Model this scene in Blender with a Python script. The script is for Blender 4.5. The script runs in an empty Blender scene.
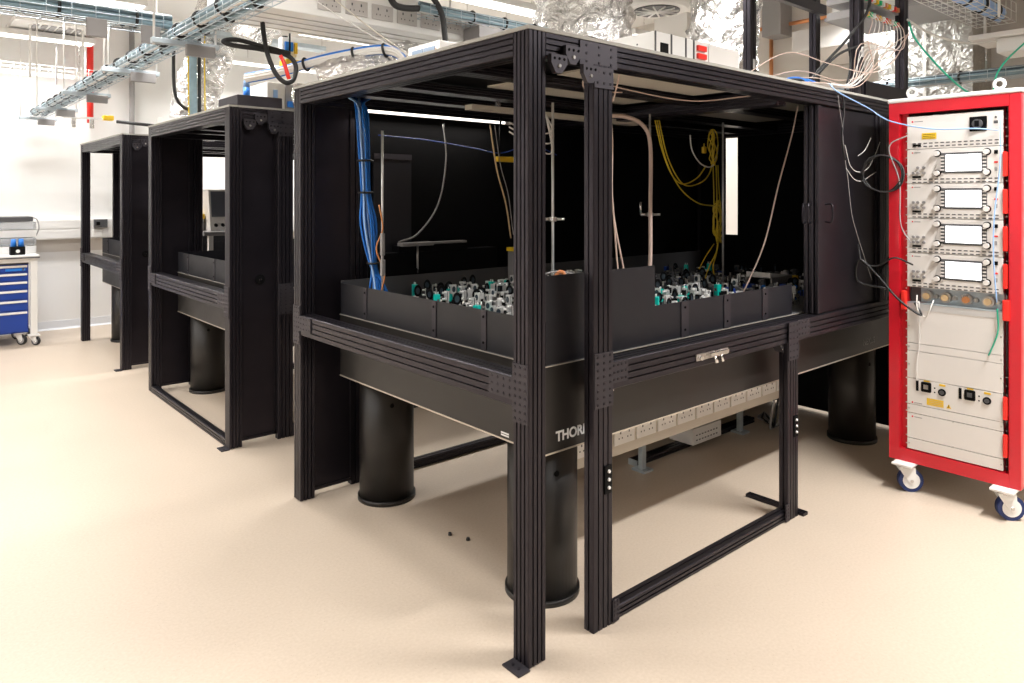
import bpy, bmesh, math, random
from mathutils import Vector, Matrix, noise
R = random.Random(7)
S = bpy.context.scene
COL = S.collection
# ---------------------------------------------------------------- camera, world, exposure
CX, CY, CZ, YAW, FPX, V0 = -1.5817, -1.7432, 1.542, math.radians(49.1), 723.853, 196.248
cam = bpy.data.cameras.new('camera')
cam.sensor_width = 36; cam.lens = FPX / 1024 * 36
cam.shift_y = -(341.5 - V0) / 1024
cam.clip_start = .05; cam.clip_end = 60
co = bpy.data.objects.new('camera', cam); COL.objects.link(co)
co.location = (CX, CY, CZ); co.rotation_euler = (math.pi / 2, 0, YAW - math.pi / 2)
S.camera = co
w = bpy.data.worlds.new('world'); S.world = w; w.use_nodes = True
w.node_tree.nodes['Background'].inputs[0].default_value = (.9, .95, 1, 1)
w.node_tree.nodes['Background'].inputs[1].default_value = .3
vs = S.view_settings
vs.view_transform = 'Standard'; vs.look = 'None'; vs.gamma = 1; vs.use_curve_mapping = False
vs.exposure = 0.0
LAMP_W = 51.0          # watts of each ceiling light
CEIL = 3.8; WY = 8.05; WX = 6.0
# ---------------------------------------------------------------- ceiling lights: positions (built below with their housings)
LIGHT_ROWS = [7.27, 5.2, 3.1, 1.0]
LIGHT_X = [(-4.6, -3.1), (-1.4, .15), (1.6, 3.1), (4.2, 5.7)]
LZ = 3.2
LAMPS = [(yy, xa, xb, j, i, 1.0) for j, yy in enumerate(LIGHT_ROWS) for i, (xa, xb) in enumerate(LIGHT_X)]
LAMPS += [(-1.6, 1.3, 2.8, 4, 2, 3.0), (-3.6, -1.6, -.1, 5, 1, 1.1)]
for yy, xa, xb, j, i, k in LAMPS:
    ld = bpy.data.lights.new('ceiling_lamp', 'AREA'); ld.shape = 'RECTANGLE'
    ld.size = xb - xa; ld.size_y = .12; ld.energy = LAMP_W * k; ld.spread = math.radians(148); ld.color = (1, .985, .965)
    lo = bpy.data.objects.new('ceiling_lamp', ld); COL.objects.link(lo)
    lo.location = ((xa + xb) / 2, yy, LZ - .012)

def at(px, py, X=None, Y=None, Z=None):
    fx, fy = math.cos(YAW), math.sin(YAW); a = (px - 512) / FPX
    d = Vector((fx + fy * a, fy - fx * a, (V0 - py) / FPX))
    t = (X - CX) / d.x if X is not None else (Y - CY) / d.y if Y is not None else (Z - CZ) / d.z
    return Vector((CX, CY, CZ)) + d * t

# ---------------------------------------------------------------- materials
MATS = {}
def M(name, col, rough=.5, metal=0., bump=0., bscale=60., var=0., vscale=8., emit=0., coat=0., trans=0., spec=.5, bdist=0.):
    m = bpy.data.materials.new(name); m.use_nodes = True
    nt = m.node_tree; b = nt.nodes['Principled BSDF']
    b.inputs['Base Color'].default_value = (*col, 1)
    b.inputs['Roughness'].default_value = rough; b.inputs['Metallic'].default_value = metal
    b.inputs['Specular IOR Level'].default_value = spec
    if coat: b.inputs['Coat Weight'].default_value = coat
    if trans: b.inputs['Transmission Weight'].default_value = trans
    if emit:
        b.inputs['Emission Color'].default_value = (*col, 1); b.inputs['Emission Strength'].default_value = emit
    tc = nt.nodes.new('ShaderNodeTexCoord')
    n = nt.nodes.new('ShaderNodeTexNoise'); n.inputs['Scale'].default_value = vscale; n.inputs['Detail'].default_value = 6
    nt.links.new(tc.outputs['Object'], n.inputs['Vector'])
    rr = nt.nodes.new('ShaderNodeMapRange'); rr.inputs[3].default_value = max(.02, rough - .06); rr.inputs[4].default_value = min(1, rough + .06)
    nt.links.new(n.outputs['Fac'], rr.inputs[0]); nt.links.new(rr.outputs[0], b.inputs['Roughness'])
    if var:
        cr = nt.nodes.new('ShaderNodeMix'); cr.data_type = 'RGBA'
        cr.inputs[6].default_value = (*[c * (1 - var) for c in col], 1); cr.inputs[7].default_value = (*[min(1, c * (1 + var)) for c in col], 1)
        nt.links.new(n.outputs['Fac'], cr.inputs[0]); nt.links.new(cr.outputs[2], b.inputs['Base Color'])
    if bump:
        n2 = nt.nodes.new('ShaderNodeTexNoise'); n2.inputs['Scale'].default_value = bscale; n2.inputs['Detail'].default_value = 4
        if bdist: n2.inputs['Distortion'].default_value = 1.6; n2.inputs['Detail'].default_value = 7
        nt.links.new(tc.outputs['Object'], n2.inputs['Vector'])
        bp = nt.nodes.new('ShaderNodeBump'); bp.inputs['Strength'].default_value = bump; bp.inputs['Distance'].default_value = bdist or .01
        nt.links.new(n2.outputs['Fac'], bp.inputs['Height']); nt.links.new(bp.outputs['Normal'], b.inputs['Normal'])
    MATS[name] = m
    return m
M('black_anodised', (.034, .030, .037), .36, .75, var=.1, spec=.5)
M('black_panel', (.030, .026, .033), .36, .75, bump=.05, bscale=400, var=.2, spec=.4)
M('black_matt', (.0025, .0025, .003), .6, 0, spec=.12)
M('slot_black', (.002, .002, .002), .8, spec=.1)
M('table_black', (.012, .0105, .0095), .40, 0, bump=.06, bscale=500, var=.12, spec=.45)
M('screen_black', (.008, .008, .0115), .45, 0, bump=.04, bscale=400, spec=.4)
M('bracket_grey', (.060, .055, .064), .5, .75, spec=.4)
M('edge_trim', (.55, .5, .43), .35, .6)
M('steel', (.62, .6, .58), .28, 1., var=.1)
M('chrome', (.8, .8, .8), .12, 1.)
M('alu', (.74, .74, .74), .4, .45)
M('galvanised', (.50, .57, .62), .42, .55, var=.15, vscale=20)
M('white_paint', (.80, .79, .77), .45)
M('white_wall', (.83, .825, .81), .75, bump=.02, bscale=150)
M('beige_wall', (.66, .62, .57), .75, bump=.02, bscale=150)
M('ceiling_white', (.80, .79, .77), .8)
M('trim_white', (.74, .76, .79), .5)
M('cream_panel', (.58, .53, .45), .6)
M('roof_grey', (.36, .35, .32), .5)
M('grey_plastic', (.32, .31, .31), .5)
M('dark_grey', (.08, .08, .085), .5)
M('grey_box', (.30, .29, .29), .45, .2)
M('unit_white', (.76, .73, .70), .4, var=.03)
M('unit_shade', (.50, .47, .45), .4)
M('red_paint', (.62, .008, .022), .33, coat=.3, var=.05)
M('bright_red', (.85, .03, .02), .35)
M('blue_paint', (.006, .045, .30), .35, var=.08)
M('blue_tyre', (.008, .025, .12), .5)
M('blue_cable', (.012, .17, .62), .4)
M('lightblue_cable', (.32, .52, .85), .4)
M('bluegrey_cable', (.25, .36, .42), .45, var=.25, vscale=30)
M('slate_cable', (.10, .15, .18), .45)
M('white_cable', (.75, .73, .70), .4)
M('pink_cable', (.66, .50, .43), .4)
M('orange_cable', (.70, .26, .10), .4)
M('yellow_cable', (.72, .52, .03), .4)
M('green_cable', (.02, .42, .26), .4)
M('black_rubber', (.012, .012, .013), .5)
M('yellow', (.80, .52, .02), .45)
M('teal', (.0, .52, .45), .3, 0)
M('copper', (.72, .32, .14), .35, .8)
M('foil', (.80, .79, .78), .24, 1., bump=1., bscale=6, var=.1, bdist=.09)
M('foil_dull', (.42, .41, .385), .38, .75, bump=.8, bscale=9, var=.2, vscale=3, bdist=.05)
M('lamp_white', (1, .97, .93), .4, emit=3.2)
M('strip_light', (1, .93, .84), .4, emit=3.0)
M('screen_white', (.95, .97, 1), .4, emit=1.6)
M('screen_grey', (.09, .10, .125), .2)
M('display_blue', (.25, .32, .42), .25)
M('green_led', (.0, .55, .25), .4)
M('clear_plastic', (.80, .82, .84), .2, trans=.75)
M('wood_light', (.62, .44, .24), .5)
M('tie_black', (.01, .01, .01), .6)
M('lettering_white', (.85, .85, .85), .5)
M('worktop', (.70, .70, .70), .35)
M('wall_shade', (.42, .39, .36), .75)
M('dark_alu', (.10, .10, .105), .4, .5)
M('lens', (.06, .08, .10), .08, .2)
M('silver', (.80, .80, .79), .35, .55)
# floor: speckled cream vinyl
def floor_mat():
    m = bpy.data.materials.new('cream_vinyl'); m.use_nodes = True; nt = m.node_tree; b = nt.nodes['Principled BSDF']
    tc = nt.nodes.new('ShaderNodeTexCoord')
    n = nt.nodes.new('ShaderNodeTexNoise'); n.inputs['Scale'].default_value = 90; n.inputs['Detail'].default_value = 3
    n2 = nt.nodes.new('ShaderNodeTexNoise'); n2.inputs['Scale'].default_value = 1.3; n2.inputs['Detail'].default_value = 5
    v = nt.nodes.new('ShaderNodeTexVoronoi'); v.inputs['Scale'].default_value = 42
    for q in (n, n2, v): nt.links.new(tc.outputs['Object'], q.inputs['Vector'])
    r = nt.nodes.new('ShaderNodeValToRGB')
    r.color_ramp.elements[0].position = .3; r.color_ramp.elements[0].color = (.515, .425, .335, 1)
    r.color_ramp.elements[1].position = .7; r.color_ramp.elements[1].color = (.565, .475, .385, 1)
    nt.links.new(n.outputs['Fac'], r.inputs[0])
    r2 = nt.nodes.new('ShaderNodeValToRGB')
    r2.color_ramp.elements[0].position = .035; r2.color_ramp.elements[0].color = (.62, .55, .48, 1)
    r2.color_ramp.elements[1].position = .075; r2.color_ramp.elements[1].color = (1, 1, 1, 1)
    nt.links.new(v.outputs['Distance'], r2.inputs[0])
    r3 = nt.nodes.new('ShaderNodeMapRange'); r3.inputs[3].default_value = .93; r3.inputs[4].default_value = 1.06
    nt.links.new(n2.outputs['Fac'], r3.inputs[0])
    mx = nt.nodes.new('ShaderNodeMix'); mx.data_type = 'RGBA'; mx.blend_type = 'MULTIPLY'; mx.inputs[0].default_value = 1
    nt.links.new(r.outputs[0], mx.inputs[6]); nt.links.new(r2.outputs[0], mx.inputs[7])
    mx2 = nt.nodes.new('ShaderNodeMix'); mx2.data_type = 'RGBA'; mx2.blend_type = 'MULTIPLY'; mx2.inputs[0].default_value = 1
    nt.links.new(mx.outputs[2], mx2.inputs[6]); nt.links.new(r3.outputs[0], mx2.inputs[7])
    nt.links.new(mx2.outputs[2], b.inputs['Base Color']); b.inputs['Roughness'].default_value = .42
    MATS['cream_vinyl'] = m
floor_mat()

# ---------------------------------------------------------------- mesh builder
class MB:
    def __init__(s): s.bm = bmesh.new(); s.mi = 0; s.mats = []
    def m(s, name):
        if name not in s.mats: s.mats.append(name)
        s.mi = s.mats.index(name); return s
    def face(s, vs_, smooth=False):
        try: f = s.bm.faces.new(vs_)
        except ValueError: return None
        f.material_index = s.mi; f.smooth = smooth; return f
    def box(s, x0, x1, y0, y1, z0, z1):
        v = [s.bm.verts.new((x, y, z)) for z in (z0, z1) for x, y in ((x0, y0), (x1, y0), (x1, y1), (x0, y1))]
        for q in ((3, 2, 1, 0), (4, 5, 6, 7), (0, 1, 5, 4), (1, 2, 6, 5), (2, 3, 7, 6), (3, 0, 4, 7)): s.face([v[i] for i in q])
        return s
    def rbox(s, x0, x1, y0, y1, z0, z1, r=.004, seg=2):
        n0 = len(s.bm.verts); s.bm.verts.ensure_lookup_table(); s.box(x0, x1, y0, y1, z0, z1); s.bm.verts.ensure_lookup_table()
        vv = s.bm.verts[n0:]; ee = {e for v in vv for e in v.link_edges}
        bmesh.ops.bevel(s.bm, geom=list(ee), offset=r, segments=seg, profile=.5, affect='EDGES', material=-1)
        return s
    def prism(s, poly, axis, a, b):                      # poly in the two other axes, in cyclic order (x: y,z  y: x,z  z: x,y)
        def P(u, v, t): return (t, u, v) if axis == 'x' else (u, t, v) if axis == 'y' else (u, v, t)
        A = [s.bm.verts.new(P(u, v, a)) for u, v in poly]; B = [s.bm.verts.new(P(u, v, b)) for u, v in poly]
        n = len(poly); s.face(A[::-1]); s.face(B)
        for i in range(n): s.face([A[i], A[(i + 1) % n], B[(i + 1) % n], B[i]])
        return s
    def slotted(s, axis, a, b, u0, u1, v0, v1, nu, nv, sw=.006, sd=.010, ch=.003):   # T-slot profile: nu slots across u, nv across v
        P = []
        def side(p, q, n, inx, iny):
            L = math.hypot(q[0] - p[0], q[1] - p[1]); dx, dy = (q[0] - p[0]) / L, (q[1] - p[1]) / L
            P.append((p[0] + dx * ch, p[1] + dy * ch))
            for i in range(n):
                c = L * (i + 1) / (n + 1)
                for t, d in ((c - sw / 2, 0), (c - sw / 2, sd), (c + sw / 2, sd), (c + sw / 2, 0)):
                    P.append((p[0] + dx * t + inx * d, p[1] + dy * t + iny * d))
            P.append((q[0] - dx * ch, q[1] - dy * ch))
        side((u0, v0), (u1, v0), nu, 0, 1); side((u1, v0), (u1, v1), nv, -1, 0)
        side((u1, v1), (u0, v1), nu, 0, -1); side((u0, v1), (u0, v0), nv, 1, 0)
        return s.prism(P, axis, a, b)
    def cyl(s, p, q, r, n=16, r2=None, caps=True, smooth=True):
        p, q = Vector(p), Vector(q); r2 = r if r2 is None else r2
        d = (q - p).normalized(); u = d.orthogonal().normalized(); w_ = d.cross(u)
        A = []; B = []
        for i in range(n):
            c, s_ = math.cos(2 * math.pi * i / n), math.sin(2 * math.pi * i / n)
            A.append(s.bm.verts.new(p + (u * c + w_ * s_) * r)); B.append(s.bm.verts.new(q + (u * c + w_ * s_) * r2))
        for i in range(n): s.face([A[i], A[(i + 1) % n], B[(i + 1) % n], B[i]], smooth)
        if caps: s.face(A[::-1]); s.face(B)
        return s
    def ring(s, c, axis, r, t, n=24, k=8):
        c, a = Vector(c), Vector(axis).normalized(); u = a.orthogonal().normalized(); w_ = a.cross(u); V = []
        for i in range(n):
            th = 2 * math.pi * i / n; e = u * math.cos(th) + w_ * math.sin(th)
            V.append([s.bm.verts.new(c + e * (r + t * math.cos(2 * math.pi * j / k)) + a * t * math.sin(2 * math.pi * j / k)) for j in range(k)])
        for i in range(n):
            for j in range(k): s.face([V[i][j], V[(i + 1) % n][j], V[(i + 1) % n][(j + 1) % k], V[i][(j + 1) % k]], True)
        return s
    def tube(s, pts, r, n=6, sub=6, crumple=0.):
        P = spline(pts, sub); V = []; pu = None
        for i, p in enumerate(P):
            d = (P[min(i + 1, len(P) - 1)] - P[max(i - 1, 0)]).normalized()
            u = d.orthogonal().normalized() if pu is None else (pu - d * pu.dot(d)).normalized()
            pu = u; w_ = d.cross(u); row = []
            for j in range(n):
                th = 2 * math.pi * j / n; e = u * math.cos(th) + w_ * math.sin(th); rr = r
                if crumple:
                    q = (p + e * r)
                    rr = r * (1 + crumple * (noise.noise(q * 7) + .8 * noise.noise(q * 17) + .5 * noise.noise(q * 34)))
                row.append(s.bm.verts.new(p + e * rr))
            V.append(row)
        for i in range(len(V) - 1):
            for j in range(n): s.face([V[i][j], V[i][(j + 1) % n], V[i + 1][(j + 1) % n], V[i + 1][j]], True)
        s.face(V[0][::-1]); s.face(V[-1])
        return s
    def bolt(s, c, axis, r=.005, h=.003, n=8):
        c = Vector(c); a = Vector(axis); s.cyl(c, c + a * h, r, n, r * .85, smooth=False); return s
    def obj(s, name, mat=None, parent=None, label=None, recalc=True, link=True):
        bm = s.bm
        if recalc: bmesh.ops.recalc_face_normals(bm, faces=bm.faces[:])
        b = BASE.get(parent.name, Vector()) if parent else s.base if hasattr(s, 'base') else Vector()
        if b.length: bmesh.ops.translate(bm, verts=bm.verts[:], vec=-b)
        me = bpy.data.meshes.new(name); bm.to_mesh(me); bm.free()
        for k in (s.mats or [mat]): me.materials.append(MATS[k])
        o = bpy.data.objects.new(name, me); COL.objects.link(o)
        if parent: o.parent = parent; BASE[o.name] = b
        else:
            o.location = b; BASE[o.name] = b
        if label: o['label'] = label
        return o
BASE = {}
def spline(pts, sub):
    pts = [Vector(p) for p in pts]
    if len(pts) < 3 or sub <= 1: return pts
    P = [pts[0] * 2 - pts[1]] + pts + [pts[-1] * 2 - pts[-2]]; out = []
    for i in range(1, len(P) - 2):
        a, b, c, d = P[i - 1:i + 3]
        for k in range(sub):
            t = k / sub
            out.append(.5 * ((2 * b) + (c - a) * t + (2 * a - 5 * b + 4 * c - d) * t * t + (3 * b - a - 3 * c + d) * t ** 3))
    return out + [pts[-1]]
def tag(o, label, cat, group=None, kind=None):
    o['label'] = label; o['category'] = cat
    if group: o['group'] = group
    if kind: o['kind'] = kind
    return o
def thing(name, loc, label, cat, group=None):
    o = bpy.data.objects.new(name, None); COL.objects.link(o); o.location = loc; o.empty_display_size = .1
    BASE[o.name] = Vector(loc); return tag(o, label, cat, group)
def struct(name, mb, mat=None):
    o = mb.obj(name, mat); o['kind'] = 'structure'; return o
def single(name, mb, mat, label, cat, base=(0, 0, 0), group=None):
    mb.base = Vector(base); return tag(mb.obj(name, mat), label, cat, group)
def B(*a): return MB().box(*a)
def copy_tree(src, loc, rz=0, label=None):
    r = src.copy(); COL.objects.link(r); r.location = loc; r.rotation_euler = (0, 0, rz); BASE[r.name] = Vector(loc)
    if label: r['label'] = label
    for ch in list(src.children):
        c = ch.copy(); COL.objects.link(c); c.parent = r
        for g in ch.children:
            d = g.copy(); COL.objects.link(d); d.parent = c
    return r
def cable(name, pts, r, mat, label, cat='cable', group=None, n=6, sub=8):
    mb = MB().tube(pts, r, n, sub); b = Vector(pts[0])
    return single(name, mb, mat, label, cat, b, group)
def lettering(text, size, loc, rot, parent, mat='lettering_white', name='lettering', bold=.004):
    cu = bpy.data.curves.new('t', 'FONT'); cu.body = text; cu.size = size; cu.extrude = .0006; cu.offset = bold * size
    o = bpy.data.objects.new('t', cu); COL.objects.link(o)
    me = bpy.data.meshes.new_from_object(o); bpy.data.objects.remove(o)
    mt = Matrix.Translation(Vector(loc) - BASE[parent.name]) @ rot.to_4x4(); me.transform(mt)
    me.materials.clear(); me.materials.append(MATS[mat])
    q = bpy.data.objects.new(name, me); COL.objects.link(q); q.parent = parent; BASE[q.name] = BASE[parent.name]
    return q
FACE_S = Matrix(((1, 0, 0), (0, 0, -1), (0, 1, 0)))             # text reading along +X, facing -Y
FACE_W = Matrix(((0, 0, -1), (-1, 0, 0), (0, 1, 0)))            # text reading along -Y, facing -X

# ---------------------------------------------------------------- the room
XN, YN = -5.2, -5.0
struct('floor', B(XN, WX, YN, WY, -.06, 0), 'cream_vinyl')
struct('ceiling', B(XN, WX, YN, WY, CEIL, CEIL + .06), 'ceiling_white')
struct('wall_left', B(XN, WX, WY, WY + .1, 0, CEIL), 'white_wall')
struct('wall_right', B(WX, WX + .1, YN, WY, 0, CEIL), 'beige_wall')
struct('wall_back', B(XN, WX, YN - .1, YN, 0, CEIL), 'wall_shade')
struct('wall_near', B(XN - .1, XN, YN, WY, 0, CEIL), 'white_wall')
mb = MB(); mb.prism([(WY, 0), (WY - .03, 0), (WY - .012, .02), (WY - .008, .1), (WY, .1)], 'x', XN, WX); struct('baseboard_left', mb, 'trim_white')
struct('baseboard_right', B(WX - .012, WX, YN, WY - .03, 0, .1), 'trim_white')
# dado trunking along the left wall: two channels with a dark shadow gap between the lids
mb = MB().rbox(XN, 4.5, WY - .085, WY, 1.045, 1.275, .006)
mb.box(XN, 4.5, WY - .089, WY - .084, 1.06, 1.148).box(XN, 4.5, WY - .089, WY - .084, 1.172, 1.262)
struct('trim_1', mb, 'white_paint')
# shadow below the trunking, painted as a thin beige strip on the wall
struct('trunking_shadow', B(XN, 4.5, WY - .006, WY, .90, 1.045), 'beige_wall')
# structural columns / boxed risers on the right wall
struct('trim_3', B(WX - .16, WX, 3.55, 4.05, 0, CEIL), 'white_wall')
struct('trim_4', B(WX - .25, WX, .62, .98, 0, CEIL), 'wall_shade')
mb = MB()
for i in range(5): mb.box(WX - .03, WX, -1.3 + i * .34, -1.3 + i * .34 + .32, .0, 3.7)
struct('trim_5', mb, 'wall_shade')

# ---------------------------------------------------------------- ceiling lights
nlamp = ['by the far white wall', 'above the farthest enclosure', 'above the middle enclosure',
         'above the nearest enclosure', 'in front of the nearest enclosure', 'behind the camera']
pos = ['far left', 'above the aisle', 'mid row', 'far right']
for yy, xa, xb, j, i, _k in LAMPS:
    t = thing('ceiling_light', ((xa + xb) / 2, yy, LZ), 'white strip light with glowing diffuser %s, %s' % (nlamp[j], pos[i]), 'ceiling light', 'strip lights hung in rows')
    mb = MB().prism([(yy - .1, LZ), (yy - .085, LZ + .06), (yy + .085, LZ + .06), (yy + .1, LZ)], 'x', xa, xb); mb.obj('housing', 'white_paint', t)
    MB().box(xa + .02, xb - .02, yy - .085, yy + .085, LZ - .008, LZ).obj('diffuser', 'lamp_white', t)
    for x in (xa + .25, xb - .25): MB().cyl((x, yy, LZ + .06), (x, yy, CEIL), .004, 6).obj('suspension_wire', 'steel', t)

# ---------------------------------------------------------------- enclosures
H, W, L, PW = 2.1, 1.788, 3.5, .078
RZ0, RZ1 = .842, .942            # rail
P2a, P2b = .303, .404            # second post
P3a, P3b = 1.655, 1.752           # short leg
def plate(axis, poly, t0, t1, bolts, mat='bracket_grey', br=.006):
    mb = MB().m(mat).prism(poly, axis, t0, t1)
    mb.m('slot_black')
    return mb
def cross_plate(mb, face, u0, u1, v0, v1, d0, nu, nv, mat='bracket_grey'):
    """rectangular plate on face 'W' (normal -X, u=Y) or 'S' (normal -Y, u=X) with rows of bolt heads"""
    th = .005
    mb.m(mat)
    if face == 'W': mb.box(d0 - th, d0, u0, u1, v0, v1)
    else: mb.box(u0, u1, d0 - th, d0, v0, v1)
    mb.m('black_anodised')
    for i in range(nu):
        for j in range(nv):
            u = u0 + (u1 - u0) * (i + .5) / nu; v = v0 + (v1 - v0) * (j + .5) / nv
            c = (d0 - th, u, v) if face == 'W' else (u, d0 - th, v)
            mb.bolt(c, (-1, 0, 0) if face == 'W' else (0, -1, 0), .0055, .002)
def ring_handle(mb, x, y, z0, z1, out):
    mb.tube([(x, y, z1), (x, y - out, z1 - .004), (x, y - out, z0 + .004), (x, y, z0)], .0055, 8, 5)

def make_enclosure(y0, idx, label):
    y1 = y0 + W
    t = thing('laser_enclosure', (0, y0, 0), label, 'enclosure', 'black laser enclosures standing in a row')
    K = 'black_anodised'
    def ext(name, axis, a, b, u0, u1, v0, v1, nu, nv, **k): return MB().slotted(axis, a, b, u0, u1, v0, v1, nu, nv).obj(name, K, t, **k)
    T = H - .012
    # corner posts (full height) with tops
    for x in (0, L - PW):
        for y in (y0, y1 - PW):
            ext('corner_post', 'z', 0 if x else .004, T, x, x + PW, y, y + PW, 3, 3)
    # top beams
    BZ = 2.008
    ext('top_beam', 'y', y0 + PW, y1 - PW, 0, PW, BZ, T, 2, 3)
    ext('top_beam', 'y', y0 + PW, y1 - PW, L - PW, L, BZ, T, 2, 3)
    ext('top_beam', 'x', PW, L - PW, y0, y0 + PW, BZ, T, 2, 3)
    ext('top_beam', 'x', PW, L - PW, y1 - PW, y1, BZ, T, 2, 3)
    # roof
    MB().box(-.004, L + .004, y0 - .004, y1 + .004, T, H).obj('roof_panel', 'roof_grey', t)
    mb = MB().m('cream_panel')
    for xa, xb, ya, yb in ((.62, 1.62, y0 + .16, y0 + .50), (.62, 1.62, y0 + .62, y0 + .98), (.95, 1.62, y0 + 1.16, y0 + 1.33), (1.86, 2.7, y0 + .16, y0 + .50), (1.9, 3.1, y0 + .80, y0 + 1.02)):
        mb.box(xa, xb, ya, yb, T - .02, T - .0005)
    mb.m('black_matt').box(PW, L - PW, y0 + PW, y1 - PW, T - .012, T - .0008)
    mb.obj('filter_panel', None, t)
    ext('cross_beam', 'y', y0 + PW, y1 - PW, 1.70, 1.79, BZ - .02, T - .022, 2, 3)
    for yc in (.56, 1.07, 1.41): ext('cross_beam', 'x', PW, L - PW, y0 + yc - .045, y0 + yc + .045, BZ + .02, T - .022, 2, 2)
    # second posts, narrow infill panels
    for sgn, ya in ((0, y0), (1, y1 - PW)):
        front = (sgn == 0)
        ext('door_post', 'z', .0, BZ, P2a, P2b, ya - .006 if front else ya + .036, ya + .042 if front else ya + PW, 3, 1)
        ya_, yb_ = ya + .03, ya + .045
        if not (front and idx == 0) and not (idx == 2 and not front):
            mb = MB().m('black_panel').box(PW, P2a, ya_, yb_, .03, BZ)
            mb.m(K).box(PW, PW + .012, ya_ - .008, yb_ + .008, .03, BZ).box(P2a - .012, P2a, ya_ - .008, yb_ + .008, .03, BZ).box(PW, P2a, ya_ - .008, yb_ + .008, .03, .045)
            mb.obj('infill_panel', None, t)
    # left (X=0) side: rail, plates
    if True:
        ext('rail', 'y', y0 + PW, y1 - PW, 0, PW, RZ0, RZ1, 2, 3)
        mb = MB()
        cross_plate(mb, 'W', y0 + .002, y0 + PW - .002, .795, .99, 0, 3, 8); cross_plate(mb, 'W', y0 + PW - .002, y0 + .2, .865, .94, 0, 4, 3); mb.obj('bracket_plate', None, t)
        mb = MB()
        cross_plate(mb, 'W', y1 - PW + .002, y1 - .002, .795, .99, 0, 3, 8); cross_plate(mb, 'W', y1 - .2, y1 - PW + .002, .865, .94, 0, 4, 3); mb.obj('bracket_plate', None, t)
    if idx == 1:
        ext('floor_bar', 'y', y0 + PW, y1 - PW, .0, .045, .0, .05, 1, 2)
    # front (Y=y0) side
    ext('rail', 'x', P2b, L - PW, y0, y0 + PW, RZ0, RZ1, 2, 3)
    ext('rail', 'x', P2b, L - PW, y1 - PW, y1, RZ0, RZ1, 2, 3)
    ext('rail', 'y', y0 + PW, y1 - PW, L - PW, L, RZ0, RZ1, 2, 3)
    for ya in (y0, y1 - PW):
        ext('short_leg', 'z', 0, RZ0, P3a, P3b, ya - .006 if ya == y0 else ya + .036, ya + .042 if ya == y0 else ya + PW, 3, 1)
        ext('floor_bar', 'x', P2b, P3a, ya, ya + .05, 0, .048, 1, 2)
    mb = MB()
    cross_plate(mb, 'S', P2a + .002, P2b - .002, .79, .985, y0 - .006, 3, 8); cross_plate(mb, 'S', P2b - .002, .49, .865, .942, y0 - .001, 4, 3); mb.obj('bracket_plate', None, t)
    mb = MB()
    cross_plate(mb, 'S', P3a + .002, P3b - .002, .76, .94, y0 - .006, 3, 6); cross_plate(mb, 'S', P3b - .002, P3b + .12, .86, .942, y0, 4, 3); mb.obj('bracket_plate', None, t)
    # foot plates
    mb = MB().m('bracket_grey').box(-.05, .0, y0 - .008, y0 + .075, 0, .006).m('black_anodised')
    for q in (.02, .05): mb.bolt((-.025, y0 + q, .006), (0, 0, 1), .006, .003)
    mb.obj('foot_plate', None, t)
    MB().slotted('y', y0 - .03, y0 + .28, 1.757, 1.800, 0, .016, 2, 0, sd=.005).obj('foot_bar', 'black_anodised', t)
    # top bracket on the front beam with its T plate
    mb = MB(); cross_plate(mb, 'S', .236, .43, 2.0, T - .004, y0, 3, 3); cross_plate(mb, 'S', P2a + .001, P2b - .001, 1.925, 2.0, y0 - .006, 3, 2); mb.obj('bracket_plate', None, t)
    for xa, zt in ((.082, 2.015), (.150, 2.052), (.236, 1.998)):
        mb = MB().m('bracket_grey').prism([(xa, zt), (xa + .075, zt), (xa + .075, zt - .03), (xa + .048, zt - .062), (xa + .02, zt - .062), (xa, zt - .03)], 'y', y0 - .022, y0 - .004)
        mb.m('slot_black')
        for q in (.015, .037, .06): mb.bolt((xa + q, y0 - .022, zt - .014), (0, -1, 0), .005, .002)
        mb.m('steel').bolt((xa + .037, y0 - .022, zt - .038), (0, -1, 0), .007, .004)
        mb.obj('roller_bracket', None, t)
    # corner gussets under the rail with bright screws
    for xx, s_ in ((P2b, 1), (P3a, -1)):
        mb = MB().m('bracket_grey').prism([(xx, RZ0), (xx + s_ * .045, RZ0), (xx, RZ0 - .045)], 'y', y0 + .015, y0 + .06).m('chrome')
        for q in ((.010, .012), (.024, .008), (.010, .028)): mb.bolt((xx + s_ * q[0], y0 + .015, RZ0 - q[1]), (0, -1, 0), .004, .003)
        mb.obj('corner_gusset', None, t)
    if idx == 0:
        # bright toggle latch on the front rail
        mb = MB().m('steel').rbox(.92, 1.15, y0 - .006, y0, .868, .895, .002).m('chrome').rbox(1.00, 1.13, y0 - .022, y0 - .006, .878, .892, .003)
        mb.cyl((.94, y0 - .006, .88), (.94, y0 - .02, .88), .009, 12).cyl((1.03, y0 - .03, .85), (1.03, y0 - .012, .885), .008, 10).cyl((1.08, y0 - .026, .848), (1.08, y0 - .012, .885), .006, 10)
        mb.obj('toggle_latch', None, t, label='bright chrome toggle latch on the front rail')
        for xx, zz in ((P2b - .030, .528), (P3b - .030, .44)):
            mb = MB().m('black_matt').box(xx - .016, xx + .020, y0 - .011, y0 - .006, zz - .05, zz + .05).m('white_paint')
            for q in (-.029, 0, .029): mb.bolt((xx + .004, y0 - .011, zz + q), (0, -1, 0), .0065, .005, 10)
            mb.obj('hinge', None, t)
    # hinge brackets at the foot of the posts
    mb = MB(); cross_plate(mb, 'S', P2b - .004, P2b + .03, .006, .085, y0 - .007, 2, 5); mb.obj('bracket_plate', None, t)
    mb = MB(); cross_plate(mb, 'S', P3a - .03, P3a + .004, .006, .085, y0 - .007, 2, 5); mb.obj('bracket_plate', None, t)
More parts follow.
